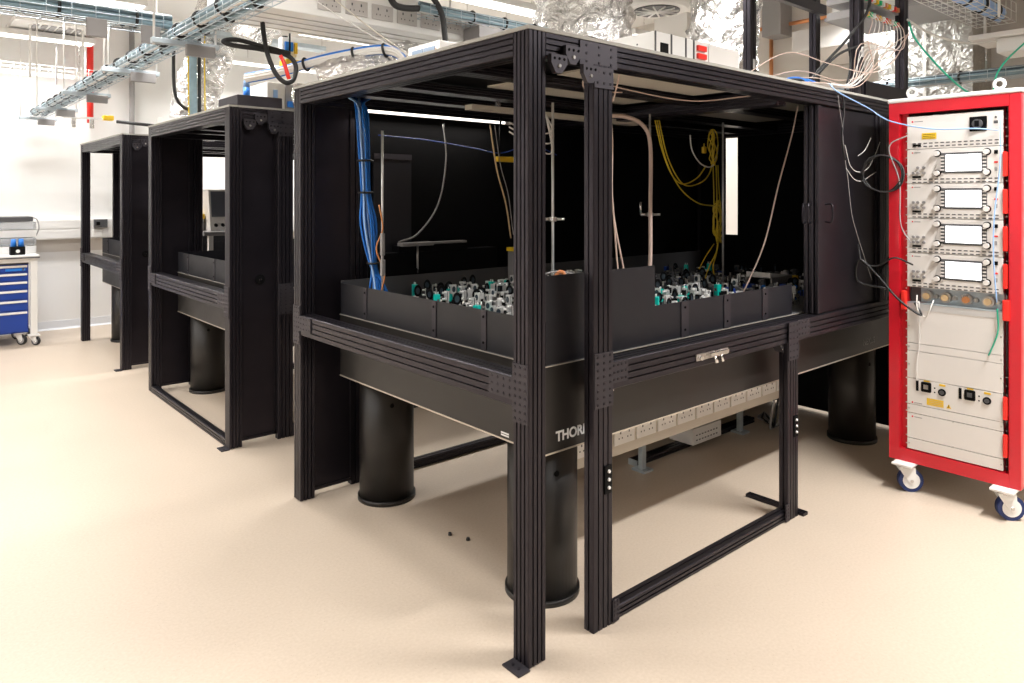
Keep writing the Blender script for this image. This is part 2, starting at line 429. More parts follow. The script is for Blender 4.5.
    # sliding doors on three tracks, pushed open to the right
    if idx == 0:
        z0, z1 = RZ1 + .006, BZ - .006
        for k, (xa, xb, yd) in enumerate(((1.962, 2.66, .062), (1.970, 2.68, .038), (1.983, 2.70, .014))):
            mb = MB().m('black_panel').box(xa + .03, xb - .02, y0 + yd + .003, y0 + yd + .009, z0, z1)
            d = mb.obj('sliding_door', None, t)
            for x0_, x1_ in ((xa, xa + .036), (xb - .03, xb)): MB().m(K).slotted('z', z0, z1, x0_, x1_, y0 + yd - .006, y0 + yd + .014, 0, 0).obj('door_stile', None, d)
            hb = MB(); yc = y0 + yd + .004
            if k < 2: hb.tube([(xa, yc, 1.50), (xa - .045, yc - .01, 1.496), (xa - .045, yc - .01, 1.414), (xa, yc, 1.41)], .005, 8, 5)
            else: hb.tube([(xa + .075, yc - .01, 1.50), (xa + .075, yc - .045, 1.496), (xa + .075, yc - .045, 1.414), (xa + .075, yc - .01, 1.41)], .005, 8, 5)
            hb.obj('handle', 'black_anodised', d)
        ext('door_post', 'z', RZ1, BZ, 2.70, 2.80, y0, y0 + PW, 3, 3)
        MB().m('black_panel').box(2.80, L - PW, y0 + .03, y0 + .04, RZ1, BZ).obj('side_panel', None, t)
        # rear (Y=y1) panels and end (X=L) panels; one narrow gap stays open at the end
        MB().m('black_matt').box(P2b, 1.7, y1 - .05, y1 - .04, RZ1, BZ).obj('side_panel', None, t)
        MB().m('black_matt').box(1.7, L - PW, y1 - .062, y1 - .052, RZ1, BZ).obj('side_panel', None, t)
        MB().m('black_matt').box(1.76, L - PW, y1 - .05, y1 - .04, .02, RZ0).obj('lower_panel', None, t)
        gy0, gy1 = y0 + 1.375, y0 + 1.485
        mb = MB().m('black_matt').box(L - .05, L - .04, y0 + PW, gy0, .02, BZ); mb.obj('end_panel', None, t)
        MB().m('black_matt').box(L - .05, L - .04, gy1, y1 - PW, .02, BZ).obj('end_panel', None, t)
        MB().m('black_matt').box(L - .05, L - .04, gy0, gy1, .02, 1.24).obj('end_panel', None, t)
        MB().m('black_matt').box(L - .05, L - .04, gy0, gy1, 2.0, BZ).obj('end_panel', None, t)
        # grey folded door panel just inside the rear opening
        mb = MB().m('screen_black').box(P2b + .01, .655, y1 - .085, y1 - .07, .96, 1.745).m('bracket_grey').box(P2b + .01, .655, y1 - .09, y1 - .066, 1.745, 1.775)
        mb.obj('rear_door', None, t)
    else:
        # parked door behind the second post
        for ya in ((y0 + .062, y1 - .075) if idx == 1 else ()):
            MB().m('black_panel').box(1.9, L - PW, ya, ya + .008, RZ1, BZ).obj('sliding_door', None, t)
        mb = MB().m('black_matt').cyl((.20, y0 + .022, 1.02), (.20, y0 + .03, 1.02), .03, 20).m('chrome').cyl((.20, y0 + .012, 1.02), (.20, y0 + .022, 1.02), .008, 10)
        mb.obj('door_lock', None, t)
    return t, y1
Y2, Y3 = 2.705, 5.343
enc1, _ = make_enclosure(0, 0, 'nearest and largest-looking black extrusion laser enclosure, beside the red rack')
enc2, _ = make_enclosure(Y2, 1, 'middle black laser enclosure with bar along the floor, between the other two')
enc3, _ = make_enclosure(Y3, 2, 'farthest black laser enclosure, by the white wall and blue drawers')

# ---------------------------------------------------------------- optical tables
TZ0, TZ1 = .628, .945
def make_table(y0, idx, label):
    t = thing('optical_table', (.173, y0 + .103, 0), label, 'optical table', 'optical tables inside the enclosures')
    xa, xb, ya, yb = .173, 3.30, y0 + .103, y0 + 1.62
    mb = MB().m('table_black').box(xa, xb, ya, yb, TZ0 + .006, TZ1 - .006)
    mb.m('edge_trim').box(xa - .002, xb + .002, ya - .002, yb + .002, TZ0, TZ0 + .006).box(xa - .003, xb + .003, ya - .003, yb + .003, TZ1 - .006, TZ1 - .003)
    mb.m('dark_grey').box(xa + .001, xb - .001, ya + .001, yb - .001, TZ1 - .003, TZ1)
    top = mb.obj('tabletop', None, t)
    for lx, ly in ((.376, .335), (.374, 1.50), (3.085, .33), (3.085, 1.50)):
        mb = MB().m('table_black').cyl((lx, y0 + ly, .02), (lx, y0 + ly, TZ0), .138, 48).cyl((lx, y0 + ly, 0), (lx, y0 + ly, .022), .147, 48)
        mb.m('slot_black').bolt((lx - .05, y0 + ly - .132, .50), (0, -1, 0), .012, .004)
        mb.obj('leg', None, t)
    # low fence panels round the edge with riveted straps
    def fence(name, axis, c, a, b, z1, straps, out):
        mb = MB().m('screen_black')
        if axis == 'y': mb.box(c, c + .005, a, b, TZ1, z1)
        else: mb.box(a, b, c, c + .005, TZ1, z1)
        f = mb.obj(name, None, t)
        for s_ in straps:
            mb = MB().m('bracket_grey'); w_ = .026
            o0, o1 = (c - .004, c) if out < 0 else (c + .005, c + .009)
            if axis == 'y': mb.box(o0, o1, s_ - w_, s_ + .004, TZ1 - .0, z1)
            else: mb.box(s_ - w_, s_ + w_, o0, o1, TZ1 - .0, z1)
            mb.m('slot_black')
            for zz in (TZ1 + .03, z1 - .025):
                p = (o0 if out < 0 else o1, s_ - w_ * .4, zz) if axis == 'y' else (s_, o0 if out < 0 else o1, zz)
                mb.bolt(p, (out, 0, 0) if axis == 'y' else (0, out, 0), .0055, .003)
            mb.obj('strap', None, f)
        return f
    fence('fence_panel', 'y', xa + .002, ya, yb, 1.10, (y0 + 1.378, y0 + .797, y0 + .46), -1)
    if idx == 0:
        fence('tall_fence_panel', 'x', ya + .002, xa, .79, 1.26, (), -1)
        fence('fence_panel', 'x', ya + .002, .79, 1.90, 1.095, (.99, 1.311, 1.638), -1)
        mb = MB().m('dark_grey').box(xa + .002, xb, yb - .008, yb - .002, TZ1, 1.112); f = mb.obj('fence_panel', None, t)
        lettering('THORLABS', .050, (.224, ya - .0005, .668), FACE_S, t, bold=.03)
        lettering('NEXUS', .05, (2.722, ya - .0005, .672), FACE_S, t, mat='grey_box', bold=.0)
        mb = MB().m('lettering_white')
        for k, (q0, q1) in enumerate(((0, .045), (.0, .045))): mb.box(xa - .0012, xa, y0 + .30 + q0, y0 + .30 + q1, .652 - k * .009, .658 - k * .009)
        mb.obj('rating_label', None, t)
    else:
        fence('fence_panel', 'x', ya + .002, xa, 1.9, 1.10, (), -1)
        fence('fence_panel', 'x', yb - .006, xa, 1.9, 1.10, (), 1)
    return t
tab1 = make_table(0, 0, 'optical table with black fence panels inside the nearest enclosure, crowded with optics')
tab2 = make_table(Y2, 1, 'optical table with low black fence inside the middle enclosure')
tab3 = make_table(Y3, 2, 'optical table with black fence inside the farthest enclosure')

# ---------------------------------------------------------------- the red rack (front faces -X)
RX, RY0, RY1, RB, RT = 2.47, -.735, -.14, .15, 2.035     # front plane, right edge, left edge, bottom, top
RD = .62
rack = thing('instrument_rack', (RX, -.44, 0), 'tall red and white instrument rack on blue castors beside the nearest enclosure', 'rack')
mb = MB()
mb.rbox(RX, RX + .05, RY0, RY0 + .052, RB, RT, .004).rbox(RX, RX + .05, RY1 - .052, RY1, RB, RT, .004)
mb.rbox(RX, RX + .05, RY0 + .05, RY1 - .05, RT - .06, RT, .004).rbox(RX, RX + .05, RY0 + .05, RY1 - .05, RB, RB + .065, .004)
mb.obj('frame', 'red_paint', rack)
MB().box(RX + .05, RX + RD, RY0 - .006, RY0 + .004, RB, RT).obj('side_panel', 'white_paint', rack)
MB().box(RX + .05, RX + RD, RY1 - .004, RY1 + .004, RB, RT).obj('side_panel', 'white_paint', rack)
MB().box(RX + RD - .01, RX + RD, RY0, RY1, RB, RT).obj('back_panel', 'white_paint', rack)
MB().rbox(RX - .006, RX + RD, RY0 - .008, RY1 + .006, RT, RT + .022, .006).obj('top_panel', 'white_paint', rack)
MB().box(RX + .01, RX + RD - .02, RY0 + .01, RY1 - .01, RB, RB + .012).obj('bottom_panel', 'white_paint', rack)
UY0, UY1 = -.660, -.228       # unit faces between these
for ya, yb in ((RY0 + .052, UY0), (UY1, RY1 - .052)):
    mb = MB().m('red_paint').box(RX + .03, RX + .045, ya + (.022 if yb == UY0 else 0), yb - (0 if yb == UY0 else 0), RB + .06, RT - .06)
    yc = (yb - .008) if yb == UY0 else (ya + .012)
    mb.m('white_paint')
    for i in range(40):
        mb.bolt((RX + .03, yc, RB + .09 + i * .043), (-1, 0, 0), .004, .001, 6)
    mb.obj('mounting_rail', None, rack)
for yy in (RY0 + .11, RY1 - .085):
    mb = MB().m('white_paint').cyl((RX + .08, yy, RT + .022), (RX + .08, yy, RT + .034), .02, 16).ring((RX + .08, yy, RT + .058), (1, 0, 0), .022, .0075)
    mb.obj('eye_bolt', None, rack)
def castor(x, y, parent, Rw=.06, zt=RB, tyre='blue_tyre', hub='white_paint', wd=.034, off=.03):
    mb = MB().m('white_paint').rbox(x - .05, x + .05, y - .05, y + .05, zt - .012, zt, .003)
    mb.m('steel').cyl((x, y, zt - .026), (x, y, zt - .012), .032, 20)
    c = Vector((x + .018, y - .018, Rw)); ax = Vector((.75, .66, 0)).normalized()
    d = Vector((-ax.y, ax.x, 0))
    mb.m('white_paint')
    for s_ in (-1, 1):
        o = ax * s_ * (wd / 2 + .006)
        pts = [Vector((x, y, zt - .02)) + d * .042, Vector((x, y, zt - .02)) - d * .042, c - d * .022 + Vector((0, 0, .0)), c - Vector((0, 0, .022)), c + d * .022]
        A = [mb.bm.verts.new(Vector((p.x, p.y, p.z)) + o - ax * .002) for p in pts]; A2 = [mb.bm.verts.new(Vector((p.x, p.y, p.z)) + o + ax * .002) for p in pts]
        mb.face(A[::-1]); mb.face(A2)
        for i in range(5): mb.face([A[i], A[(i + 1) % 5], A2[(i + 1) % 5], A2[i]])
    mb.m('steel').cyl(c - ax * (wd / 2 + .012), c + ax * (wd / 2 + .012), .008, 10)
    f = mb.obj('castor', None, parent)
    mb = MB().m(tyre).cyl(c - ax * wd / 2, c + ax * wd / 2, Rw, 32); mb.ring(c, ax, Rw - wd * .42, wd * .42, 32, 10)
    mb.m(hub).cyl(c - ax * (wd / 2 + .003), c + ax * (wd / 2 + .003), Rw * .70, 28)
    mb.obj('wheel', None, f)
for x in (RX - .012, RX + RD - .07):
    for y in (RY0 + .065, RY1 - .085): castor(x, y, rack)

UF = RX + .008                # face of the units
GR = 'instruments screwed into the red rack'
def unit(name, z0, z1, label, cat, depth=.45, group=None):
    t = thing(name, (UF, (UY0 + UY1) / 2, z0), label, cat, group)
    mb = MB().m('unit_white').rbox(UF, UF + .004, UY0, UY1, z0 + .0015, z1 - .0015, .001, 1).box(UF + .004, UF + depth, UY0 + .012, UY1 - .012, z0 + .004, z1 - .004)
    mb.obj('housing', None, t); return t
def uy(f): return UY1 + (UY0 - UY1) * f                     # 0 at the left edge, 1 at the right
def vents(t, z, rows, f0=.06, f1=.98, n=15):
    mb = MB().m('dark_grey')
    for r in range(rows):
        for i in range(n):
            f = f0 + (f1 - f0) * i / n; mb.box(UF - .0012, UF, uy(f + (f1 - f0) / n * .62), uy(f), z - r * .016 - .0055, z - r * .016)
    mb.obj('vent_slots', None, t)
def mark(t, f, z, s=1.):
    mb = MB().m('red_paint').bolt((UF, uy(f), z), (-1, 0, 0), .004 * s, .0008).m('grey_plastic').box(UF - .0008, UF, uy(f + .09 * s), uy(f + .02), z - .002, z + .002); mb.obj('maker_mark', None, t)
# laser control unit on top
u = unit('laser_control_unit', 1.786, 1.958, 'white laser control unit with black key switch, top of the red rack', 'instrument', group=GR)
mark(u, .06, 1.93, 1.3); vents(u, 1.818, 2)
mb = MB().m('black_matt').rbox(UF - .006, UF, uy(.845), uy(.67), 1.862, 1.934, .003).m('dark_grey').cyl((UF - .006, uy(.757), 1.898), (UF - .022, uy(.757), 1.898), .022, 20).m('black_matt').box(UF - .026, UF - .02, uy(.78), uy(.735), 1.884, 1.912); mb.obj('rotary_switch', None, u)
mb = MB().m('yellow').box(UF - .0012, UF, uy(.325), uy(.165), 1.836, 1.868).m('black_matt')
for k in range(3): mb.box(UF - .002, UF - .0012, uy(.31), uy(.18), 1.841 + k * .009, 1.843 + k * .009)
mb.obj('warning_label', None, u)
mb = MB().m('black_matt').box(UF - .003, UF, uy(.155), uy(.065), 1.802, 1.811)
mb.m('dark_grey').cyl((UF, uy(.93), 1.925), (UF - .004, uy(.93), 1.925), .005, 10).box(UF - .002, UF, uy(.95), uy(.91), 1.895, 1.909); mb.obj('socket', None, u)
# four driver units with bright screens
ordw = ['topmost', 'second from the top', 'third from the top', 'lowest']
for k in range(4):
    z1 = 1.786 - k * .1795; z0 = z1 - .1795
    u = unit('laser_driver', z0, z1, 'white driver unit with bright glowing screen, %s of four in red rack' % ordw[k], 'instrument', group=GR)
    mark(u, .06, z1 - .018); vents(u, z0 + .026, 2)
    zc = z0 + .103
    mb = MB().m('unit_shade').prism([(uy(.36), z1 - .012), (uy(.30), z0 + .042), (uy(.40), z0 + .042)], 'x', UF - .004, UF); mb.obj('moulding', None, u)
    mb = MB().m('dark_grey').rbox(UF - .004, UF, uy(.845), uy(.365), zc - .052, zc + .052, .003)
    mb.m('unit_white')
    for q in range(5):
        for f in (.365, .795): mb.box(UF - .007, UF - .004, uy(f + .045), uy(f + .008), zc - .037 + q * .017, zc - .037 + q * .017 + .007)
    mb.obj('bezel', None, u)
    MB().box(UF - .006, UF - .004, uy(.79), uy(.425), zc - .042, zc + .042).obj('screen', 'screen_white', u, label='glowing white screen')
    for f in (.335, .845):
        for zz in (zc - .05, zc + .05):
            MB().m('black_matt').cyl((UF, uy(f), zz), (UF - .006, uy(f), zz), .018, 20).m('unit_white').cyl((UF - .006, uy(f), zz), (UF - .022, uy(f), zz), .013, 20).obj('knob', None, u)
    for f in (.075, .125, .19):
        for zz in (zc - .02, zc - .047) if not (k == 0 and f < .1) else (zc - .047,):
            MB().m('grey_box').cyl((UF, uy(f), zz), (UF - .012, uy(f), zz), .007, 10).obj('connector', None, u)
    mb = MB().m('black_matt').box(UF - .003, UF, uy(.155), uy(.06), z0 + .030, z0 + .041)
    mb.obj('carry_slot', None, u)
    B(UF - .004, UF, uy(.95), uy(.915), zc + .038, zc + .056).obj('button', 'black_matt', u)
    B(UF - .003, UF, uy(.95), uy(.915), zc - .006, zc + .002).obj('button', 'bright_red', u)
    B(UF - .003, UF, uy(.945), uy(.92), zc - .045, zc - .025).obj('button', 'grey_plastic', u)
    MB().rbox(UF - .012, UF + .01, uy(1.045), uy(1.0), z0 + .03, z1 - .03, .004).obj('side_handle', 'bright_red', u)
# clear fronted strip with round connectors between two red clips
z0, z1 = .955, 1.066
u = thing('connector_strip', (UF, -.44, z0), 'clear fronted strip of round connectors with red end clips, mid rack', 'connector panel', GR)
mb = MB().m('galvanised').box(UF + .02, UF + .16, UY0, UY1, z0, z0 + .004).box(UF + .05, UF + .06, UY0, UY1, z0, z1).m('dark_grey').box(UF + .045, UF + .05, UY1 - .05, UY1, z0 + .034, z1).m('alu').box(UF - .002, UF + .004, UY0, UY1, z0 - .004, z0 + .028).m('galvanised').box(UF - .004, UF + .05, UY0, UY1, z0 + .028, z0 + .034)
mb.obj('tray', None, u)
for k, f in enumerate((.20, .40, .62, .84)):
    c = (UF + .01, uy(f), z0 + .070)
    mb = MB().m('steel').cyl((UF + .05, c[1], c[2]), (UF + .02, c[1], c[2]), .027, 16).m('copper' if k == 2 else 'wood_light').cyl((UF + .02, c[1], c[2]), c, .017, 14).m('steel').bolt((UF + .05, uy(f + .09), c[2]), (-1, 0, 0), .012, .02, 10); mb.obj('connector', None, u)
for f0, f1 in ((-.06, -.0), (1.0, 1.07)):
    mb = MB().rbox(UF - .02, UF + .01, uy(f1), uy(f0), z0 - .01, z1 - .02, .006); mb.obj('end_clip', 'bright_red', u)
# blanks and lower units
for za, zb, lab in ((.775, .953, 'large blank white panel below the connector strip in the red rack'), (.735, .775, 'thin blank white strip panel, upper one in the lower half of the red rack'), (.592, .735, 'blank white panel just above the twin power unit in the red rack'), (.410, .455, 'thin blank white strip between the twin power unit and bottom unit'), (.220, .278, 'blank white filler panel at the very bottom of the red rack')):
    u = thing('blank_panel', (UF, -.44, za), lab, 'blank panel', 'blank panels in the red rack')
    mb = MB().rbox(UF, UF + .004, UY0, UY1, za + .0012, zb - .0012, .001, 1); mb.obj('plate', 'unit_white', u)
    for f in (.02, .98): MB().bolt((UF, uy(f), (za + zb) / 2), (-1, 0, 0), .005, .002).obj('screw', 'steel', u)
u = unit('power_unit', .455, .592, 'white twin power unit with black connectors and yellow labels low in the red rack', 'instrument', group=GR)
for f in (.10, .56):
    mb = MB().m('black_matt').rbox(UF - .004, UF, uy(f + .03), uy(f), .53, .585, .002).obj('switch', None, u)
    mb = MB().m('black_matt').rbox(UF - .008, UF, uy(f + .17), uy(f + .06), .532, .583, .006).m('dark_grey' if f > .3 else 'steel').box(UF - .010, UF - .008, uy(f + .14), uy(f + .09), .548, .57); mb.obj('socket', None, u)
    MB().m('black_matt').cyl((UF, uy(f + .285), .545), (UF - .006, uy(f + .285), .545), .018, 18).m('dark_grey').cyl((UF - .006, uy(f + .285), .545), (UF - .009, uy(f + .285), .545), .011, 14).obj('socket', None, u)
    for zz in (.538, .56): MB().bolt((UF, uy(f + .205), zz), (-1, 0, 0), .004, .002).obj('indicator', 'black_matt', u)
    for fa, fb in ((f + .085, f + .15), (f + .255, f + .32)): MB().box(UF - .001, UF, uy(fb), uy(fa), .576 if fa > f + .2 else .5845, .586 if fa > f + .2 else .591).obj('tag_label', 'yellow', u)
mb = MB().m('yellow').box(UF - .001, UF, uy(.40), uy(.22), .468, .503).m('wood_light')
for q in range(3): mb.box(UF - .0015, UF - .001, uy(.39), uy(.24), .474 + q * .009, .477 + q * .009)
mb.obj('warning_label', None, u)
mb = MB().m('yellow').prism([(uy(.48), .470), (uy(.43), .470), (uy(.455), .492)], 'x', UF - .001, UF).m('black_matt').box(UF - .0016, UF - .001, uy(.458), uy(.452), .474, .486); mb.obj('warning_triangle', None, u)
mark(u, .06, .466, 1.2)
MB().rbox(UF - .012, UF + .01, uy(1.045), uy(1.0), .47, .58, .004).obj('side_handle', 'bright_red', u)
u = unit('controller_unit', .278, .410, 'plain white lower unit at the bottom of the red rack with red handle', 'instrument', group=GR)
mark(u, .06, .392, 1.2)
for z in (.28, .405): MB().bolt((UF, uy(.5), z), (-1, 0, 0), .004, .002).obj('screw', 'steel', u)
MB().rbox(UF - .012, UF + .01, uy(1.045), uy(1.0), .29, .40, .004).obj('side_handle', 'bright_red', u)
# cables on and around the rack
def coil(c, r, n, mat, tilt=(1, 0, 0), jit=.015, drop=.0):
    c = Vector(c); a = Vector(tilt).normalized(); u_ = a.orthogonal().normalized(); w_ = a.cross(u_); pts = []
    for i in range(n * 10 + 1):
        th = 2 * math.pi * i / 10; rr = r * (1 + R.uniform(-.08, .08))
        pts.append(c + (u_ * math.cos(th) + w_ * math.sin(th)) * rr + a * R.uniform(-jit, jit))
    return pts
cp = coil((RX - .03, RY1 + .02, 1.66), .098, 3, None, (1, .25, 0))
cable('coiled_cable', cp, .0045, 'black_rubber', 'black cable coiled in loops hanging on the left edge of red rack', sub=4)
cable('cable', [(RX - .015, RY1 - .10, 1.86), (RX - .05, RY1 - .02, 1.80), (RX - .02, RY1 - .06, 1.62), (RX - .03, RY1 - .07, 1.4), (RX - .03, RY1 - .12, 1.30)], .003, 'grey_plastic', 'thin grey lead curving down beside the rack driver units')
cable('cable', [(2.42, .0, 1.28), (2.40, -.03, 1.19), (RX - .05, -.10, 1.17), (RX - .06, -.19, 1.22), (UF - .012, uy(.075), 1.185)], .0045, 'black_rubber', 'black cable looping from enclosure door to the rack driver units')
cable('cable', [(RX - .01, -.13, 1.05), (RX - .05, .0, 1.08), (RX - .08, -.02, 1.2), (RX - .05, -.1, 1.12), (RX - .03, -.2, 1.0), (UF - .03, uy(.18), .93), (UF - .02, uy(.1), .99)], .006, 'black_rubber', 'thick black cable with plug looped at mid height left of the rack')
cable('cable', [(UF - .012, uy(.12), 1.03), (UF - .03, uy(.14), .96), (UF - .02, uy(.22), .92), (UF - .03, uy(.28), .97), (UF - .008, uy(.3), 1.01)], .0035, 'white_cable', 'short white jumper lead looping below the clear connector strip')
cable('cable', [(UF - .012, uy(.14), 1.0), (UF - .012, uy(.15), .8), (UF - .012, uy(.12), .68), (UF - .012, uy(.12), .585)], .003, 'white_cable', 'thin white lead hanging down the blank rack panels')
cable('cable', [(UF - .012, uy(.95), 1.0), (UF - .014, uy(.96), .9), (UF - .016, uy(.92), .83), (UF - .02, uy(.87), .77)], .0035, 'green_cable', 'short green lead hanging loose below the right red clip')
cable('cable', [(UF - .02, uy(.985), 1.93), (UF - .022, uy(.985), 1.7), (UF - .022, uy(.93), 1.45), (UF - .02, uy(.92), 1.25), (UF - .018, uy(.95), 1.03)], .003, 'lightblue_cable', 'pale blue fibre running down the right side of the rack units')
p0 = at(838, 92, Y=-.02); p1 = at(868, 108, Y=-.06)
cable('cable', [at(830, 84, Y=.03), p0, p1, at(890, 121, Y=-.15), (RX - .03, uy(.3), 1.885), (RX - .04, uy(.75), 1.872), (UF - .015, uy(.97), 1.86)], .0035, 'lightblue_cable', 'pale blue fibre swagging from enclosure roof across the rack top')

# ---------------------------------------------------------------- optics on the tables
KN = {'mirror': 'mirror_mount', 'teal': 'optics_housing', 'ring': 'lens_ring', 'cube': 'cube_mount', 'stage': 'translation_stage', 'dark': 'dark_mount', 'blue': 'optics_block'}
def mount_proto(kind):
    """small optomechanics, each standing on a post at the origin"""
    o = thing(KN[kind], (0, 0, 0), '', KN[kind].replace('_', ' '))
    if kind == 'mirror':
        MB().m('black_matt').rbox(-.022, .022, -.013, .013, 0, .008, .002).cyl((0, 0, .008), (0, 0, .05), .0105, 12).obj('post_holder', None, o)
        MB().cyl((0, 0, .05), (0, 0, .076), .0063, 10).obj('post', 'steel', o)
        MB().m('silver').rbox(-.019, .019, .003, .010, .076, .114, .002).box(-.019, .019, -.008, -.001, .076, .114).m('black_matt').box(-.017, .017, -.001, .003, .078, .112).obj('mount_plate', None, o)
        for x, z in ((-.013, .082), (.013, .082), (-.013, .108)): MB().m('black_matt' if x > 0 else 'silver').cyl((x, .010, z), (x, .034, z), .0052, 10).obj('knob', None, o)
        MB().cyl((0, -.011, .095), (0, -.008, .095), .0125, 18).obj('mirror', 'lens', o)
    elif kind == 'teal':
        MB().m('black_matt').rbox(-.024, .024, -.014, .014, 0, .008, .002).cyl((0, 0, .008), (0, 0, .045), .0105, 12).obj('post_holder', None, o)
        MB().m('teal').rbox(-.017, .017, -.016, .016, .045, .112, .003).obj('housing', None, o)
        MB().m('steel').cyl((0, -.018, .082), (0, -.016, .082), .010, 16).obj('aperture', None, o)
        for x in (-.009, .009): MB().cyl((x, 0, .112), (x, 0, .122), .004, 8).obj('knob', 'alu', o)
    elif kind == 'dark':
        MB().m('black_matt').rbox(-.022, .022, -.013, .013, 0, .008, .002).cyl((0, 0, .008), (0, 0, .06), .0105, 12).obj('post_holder', None, o)
        MB().m('dark_grey').rbox(-.02, .02, -.012, .012, .06, .10, .003).obj('mount_plate', None, o)
        for x, z in ((-.012, .068), (.012, .092)): MB().cyl((x, .012, z), (x, .03, z), .0048, 10).obj('knob', 'steel', o)
        MB().cyl((0, -.015, .08), (0, -.012, .08), .011, 16).obj('mirror', 'lens', o)
    elif kind == 'blue':
        MB().m('dark_alu').rbox(-.026, .026, -.02, .02, 0, .05, .003).obj('block', None, o)
        MB().m('blue_paint').rbox(-.02, .024, -.016, .016, .05, .075, .004).obj('cover', None, o)
        MB().cyl((-.02, 0, .05), (-.02, 0, .085), .005, 10).obj('post', 'black_matt', o)
    elif kind == 'ring':
        MB().m('steel').rbox(-.02, .02, -.012, .012, 0, .008, .002).cyl((0, 0, .008), (0, 0, .072), .0075, 12).obj('post', None, o)
        MB().m('black_matt').ring((0, 0, .096), (0, 1, 0), .019, .0065, 20, 8).obj('lens_ring', None, o)
        MB().cyl((0, -.003, .096), (0, .003, .096), .0145, 18).obj('lens', 'lens', o)
    elif kind == 'cube':
        MB().m('steel').cyl((0, 0, 0), (0, 0, .066), .0085, 12).obj('post', None, o)
        MB().m('alu').rbox(-.018, .018, -.018, .018, .066, .074, .002).obj('platform', None, o)
        MB().m('black_matt').rbox(-.013, .013, -.013, .013, .074, .099, .002).m('lens').cyl((0, -.0135, .086), (0, -.0125, .086), .009, 14).obj('cube', None, o)
        MB().m('silver').box(-.02, -.015, -.016, .016, .074, .108).obj('clamp_arm', None, o)
        MB().m('silver').cyl((0, 0, .099), (0, 0, .112), .006, 10).obj('screw', None, o)
    else:
        MB().m('alu').rbox(-.03, .03, -.018, .018, 0, .018, .003).rbox(-.022, .022, -.018, .018, .018, .04, .003).obj('stage', None, o)
        MB().m('white_paint').rbox(-.012, .016, -.014, .014, .04, .085, .003).obj('block', None, o)
        MB().m('steel').cyl((.03, 0, .028), (.058, 0, .028), .007, 12).obj('micrometer', None, o)
        MB().m('black_matt').cyl((0, -.03, .066), (0, .02, .066), .013, 14).obj('tube', None, o)
        MB().m('black_matt').cyl((-.015, -.019, .029), (.015, -.019, .029), .006, 10).obj('rail', None, o)
    return o
KL = {'mirror': ('silver mirror mount', 'silver mirror mounts'), 'teal': ('bright teal optics housing', 'teal housings'), 'ring': ('black lens ring', 'lens rings'),
      'cube': ('small dark cube on post', 'cube mounts'), 'stage': ('small translation stage', 'translation stages'),
      'dark': ('dark metal mirror mount', 'dark mirror mounts'), 'blue': ('dark blue optics block', 'dark blue optics blocks')}
def nth(n): return '%d%s' % (n, 'th' if 10 < n % 100 < 14 else {1: 'st', 2: 'nd', 3: 'rd'}.get(n % 10, 'th'))
protos = {}
keep_out = [(.82, .95, .74, .86), (1.57, 1.72, .73, .87), (2.29, 2.43, .74, .86), (2.30, 2.67, .43, .67), (.2, .46, 1.25, 1.62), (1.24, 1.48, 1.46, 1.62)]
kinds = ['mirror'] * 8 + ['teal'] * 2 + ['ring'] * 3 + ['cube'] * 5 + ['stage'] * 4
row = 0; yy = .25
while yy < 1.54:
    xx = .44 + .035 * (row % 2); cnt = 0
    while xx < 2.95:
        dens = .93 if xx < 1.75 else (.72 if yy < 1.1 else .3)
        hit = R.random() < dens; x, y = xx + R.uniform(-.016, .016), yy + R.uniform(-.014, .014); k = R.choice(kinds)
        xx += .068
        if not hit or any(a < x < b and c < y < d for a, b, c, d in keep_out): continue
        cnt += 1
        if x > 1.75 and R.random() < .72: k = R.choice(('dark', 'dark', 'ring', 'blue'))
        rz = R.choice((0, 1, 2, 3)) * math.pi / 2 + R.uniform(-.5, .5)
        lab = '%s, %s from left in %s optics row from the front' % (KL[k][0], nth(cnt), nth(row + 1))
        sc = R.uniform(.9, 1.25); sx = R.uniform(.72, .9)
        if k not in protos:
            o = protos[k] = mount_proto(k); o['group'] = KL[k][1]; o['label'] = lab; o.location = (x, y, TZ1); o.rotation_euler = (0, 0, rz)
        else: o = copy_tree(protos[k], (x, y, TZ1), rz, lab)
        o.scale = (sx, sx, sc)
    yy += .074; row += 1

# ---------------------------------------------------------------- inside the nearest enclosure
RT_ = H - .012 - .02
def rod(x, y, label, zb=TZ1, zt=2.0, clamp=None, r=.0065):
    t = thing('support_rod', (x, y, zb), label, 'rod', 'silver support rods inside the nearest enclosure')
    MB().cyl((x, y, zb), (x, y, zt), r, 12).obj('shaft', 'alu', t)
    MB().cyl((x, y, zb), (x, y, zb + .012), r * 2.4, 16).obj('base', 'steel', t)
    if clamp:
        mb = MB().m('steel').rbox(x - .014, x + .014, y - .014, y + .014, clamp - .011, clamp + .011, .003).cyl((x + .014, y - .014, clamp), (x + .04, y - .04, clamp), .007, 10).cyl((x - .014, y + .014, clamp), (x - .035, y + .035, clamp), .009, 10)
        mb.obj('clamp', None, t)
    return t
rod(.885, .80, 'silver support rod seen between corner post and second post', clamp=1.43)
t = rod(1.637, .80, 'silver support rod with pinkish cable strapped up it', clamp=1.44)
MB().m('steel').cyl((1.60, .835, 1.44), (1.60, .835, 1.51), .007, 10).obj('side_post', None, t)
rod(2.357, .80, 'silver support rod beside the yellow fibre coils')
rod(.30, 1.42, 'silver support rod near the blue cable bundle', zb=TZ1, zt=1.87)
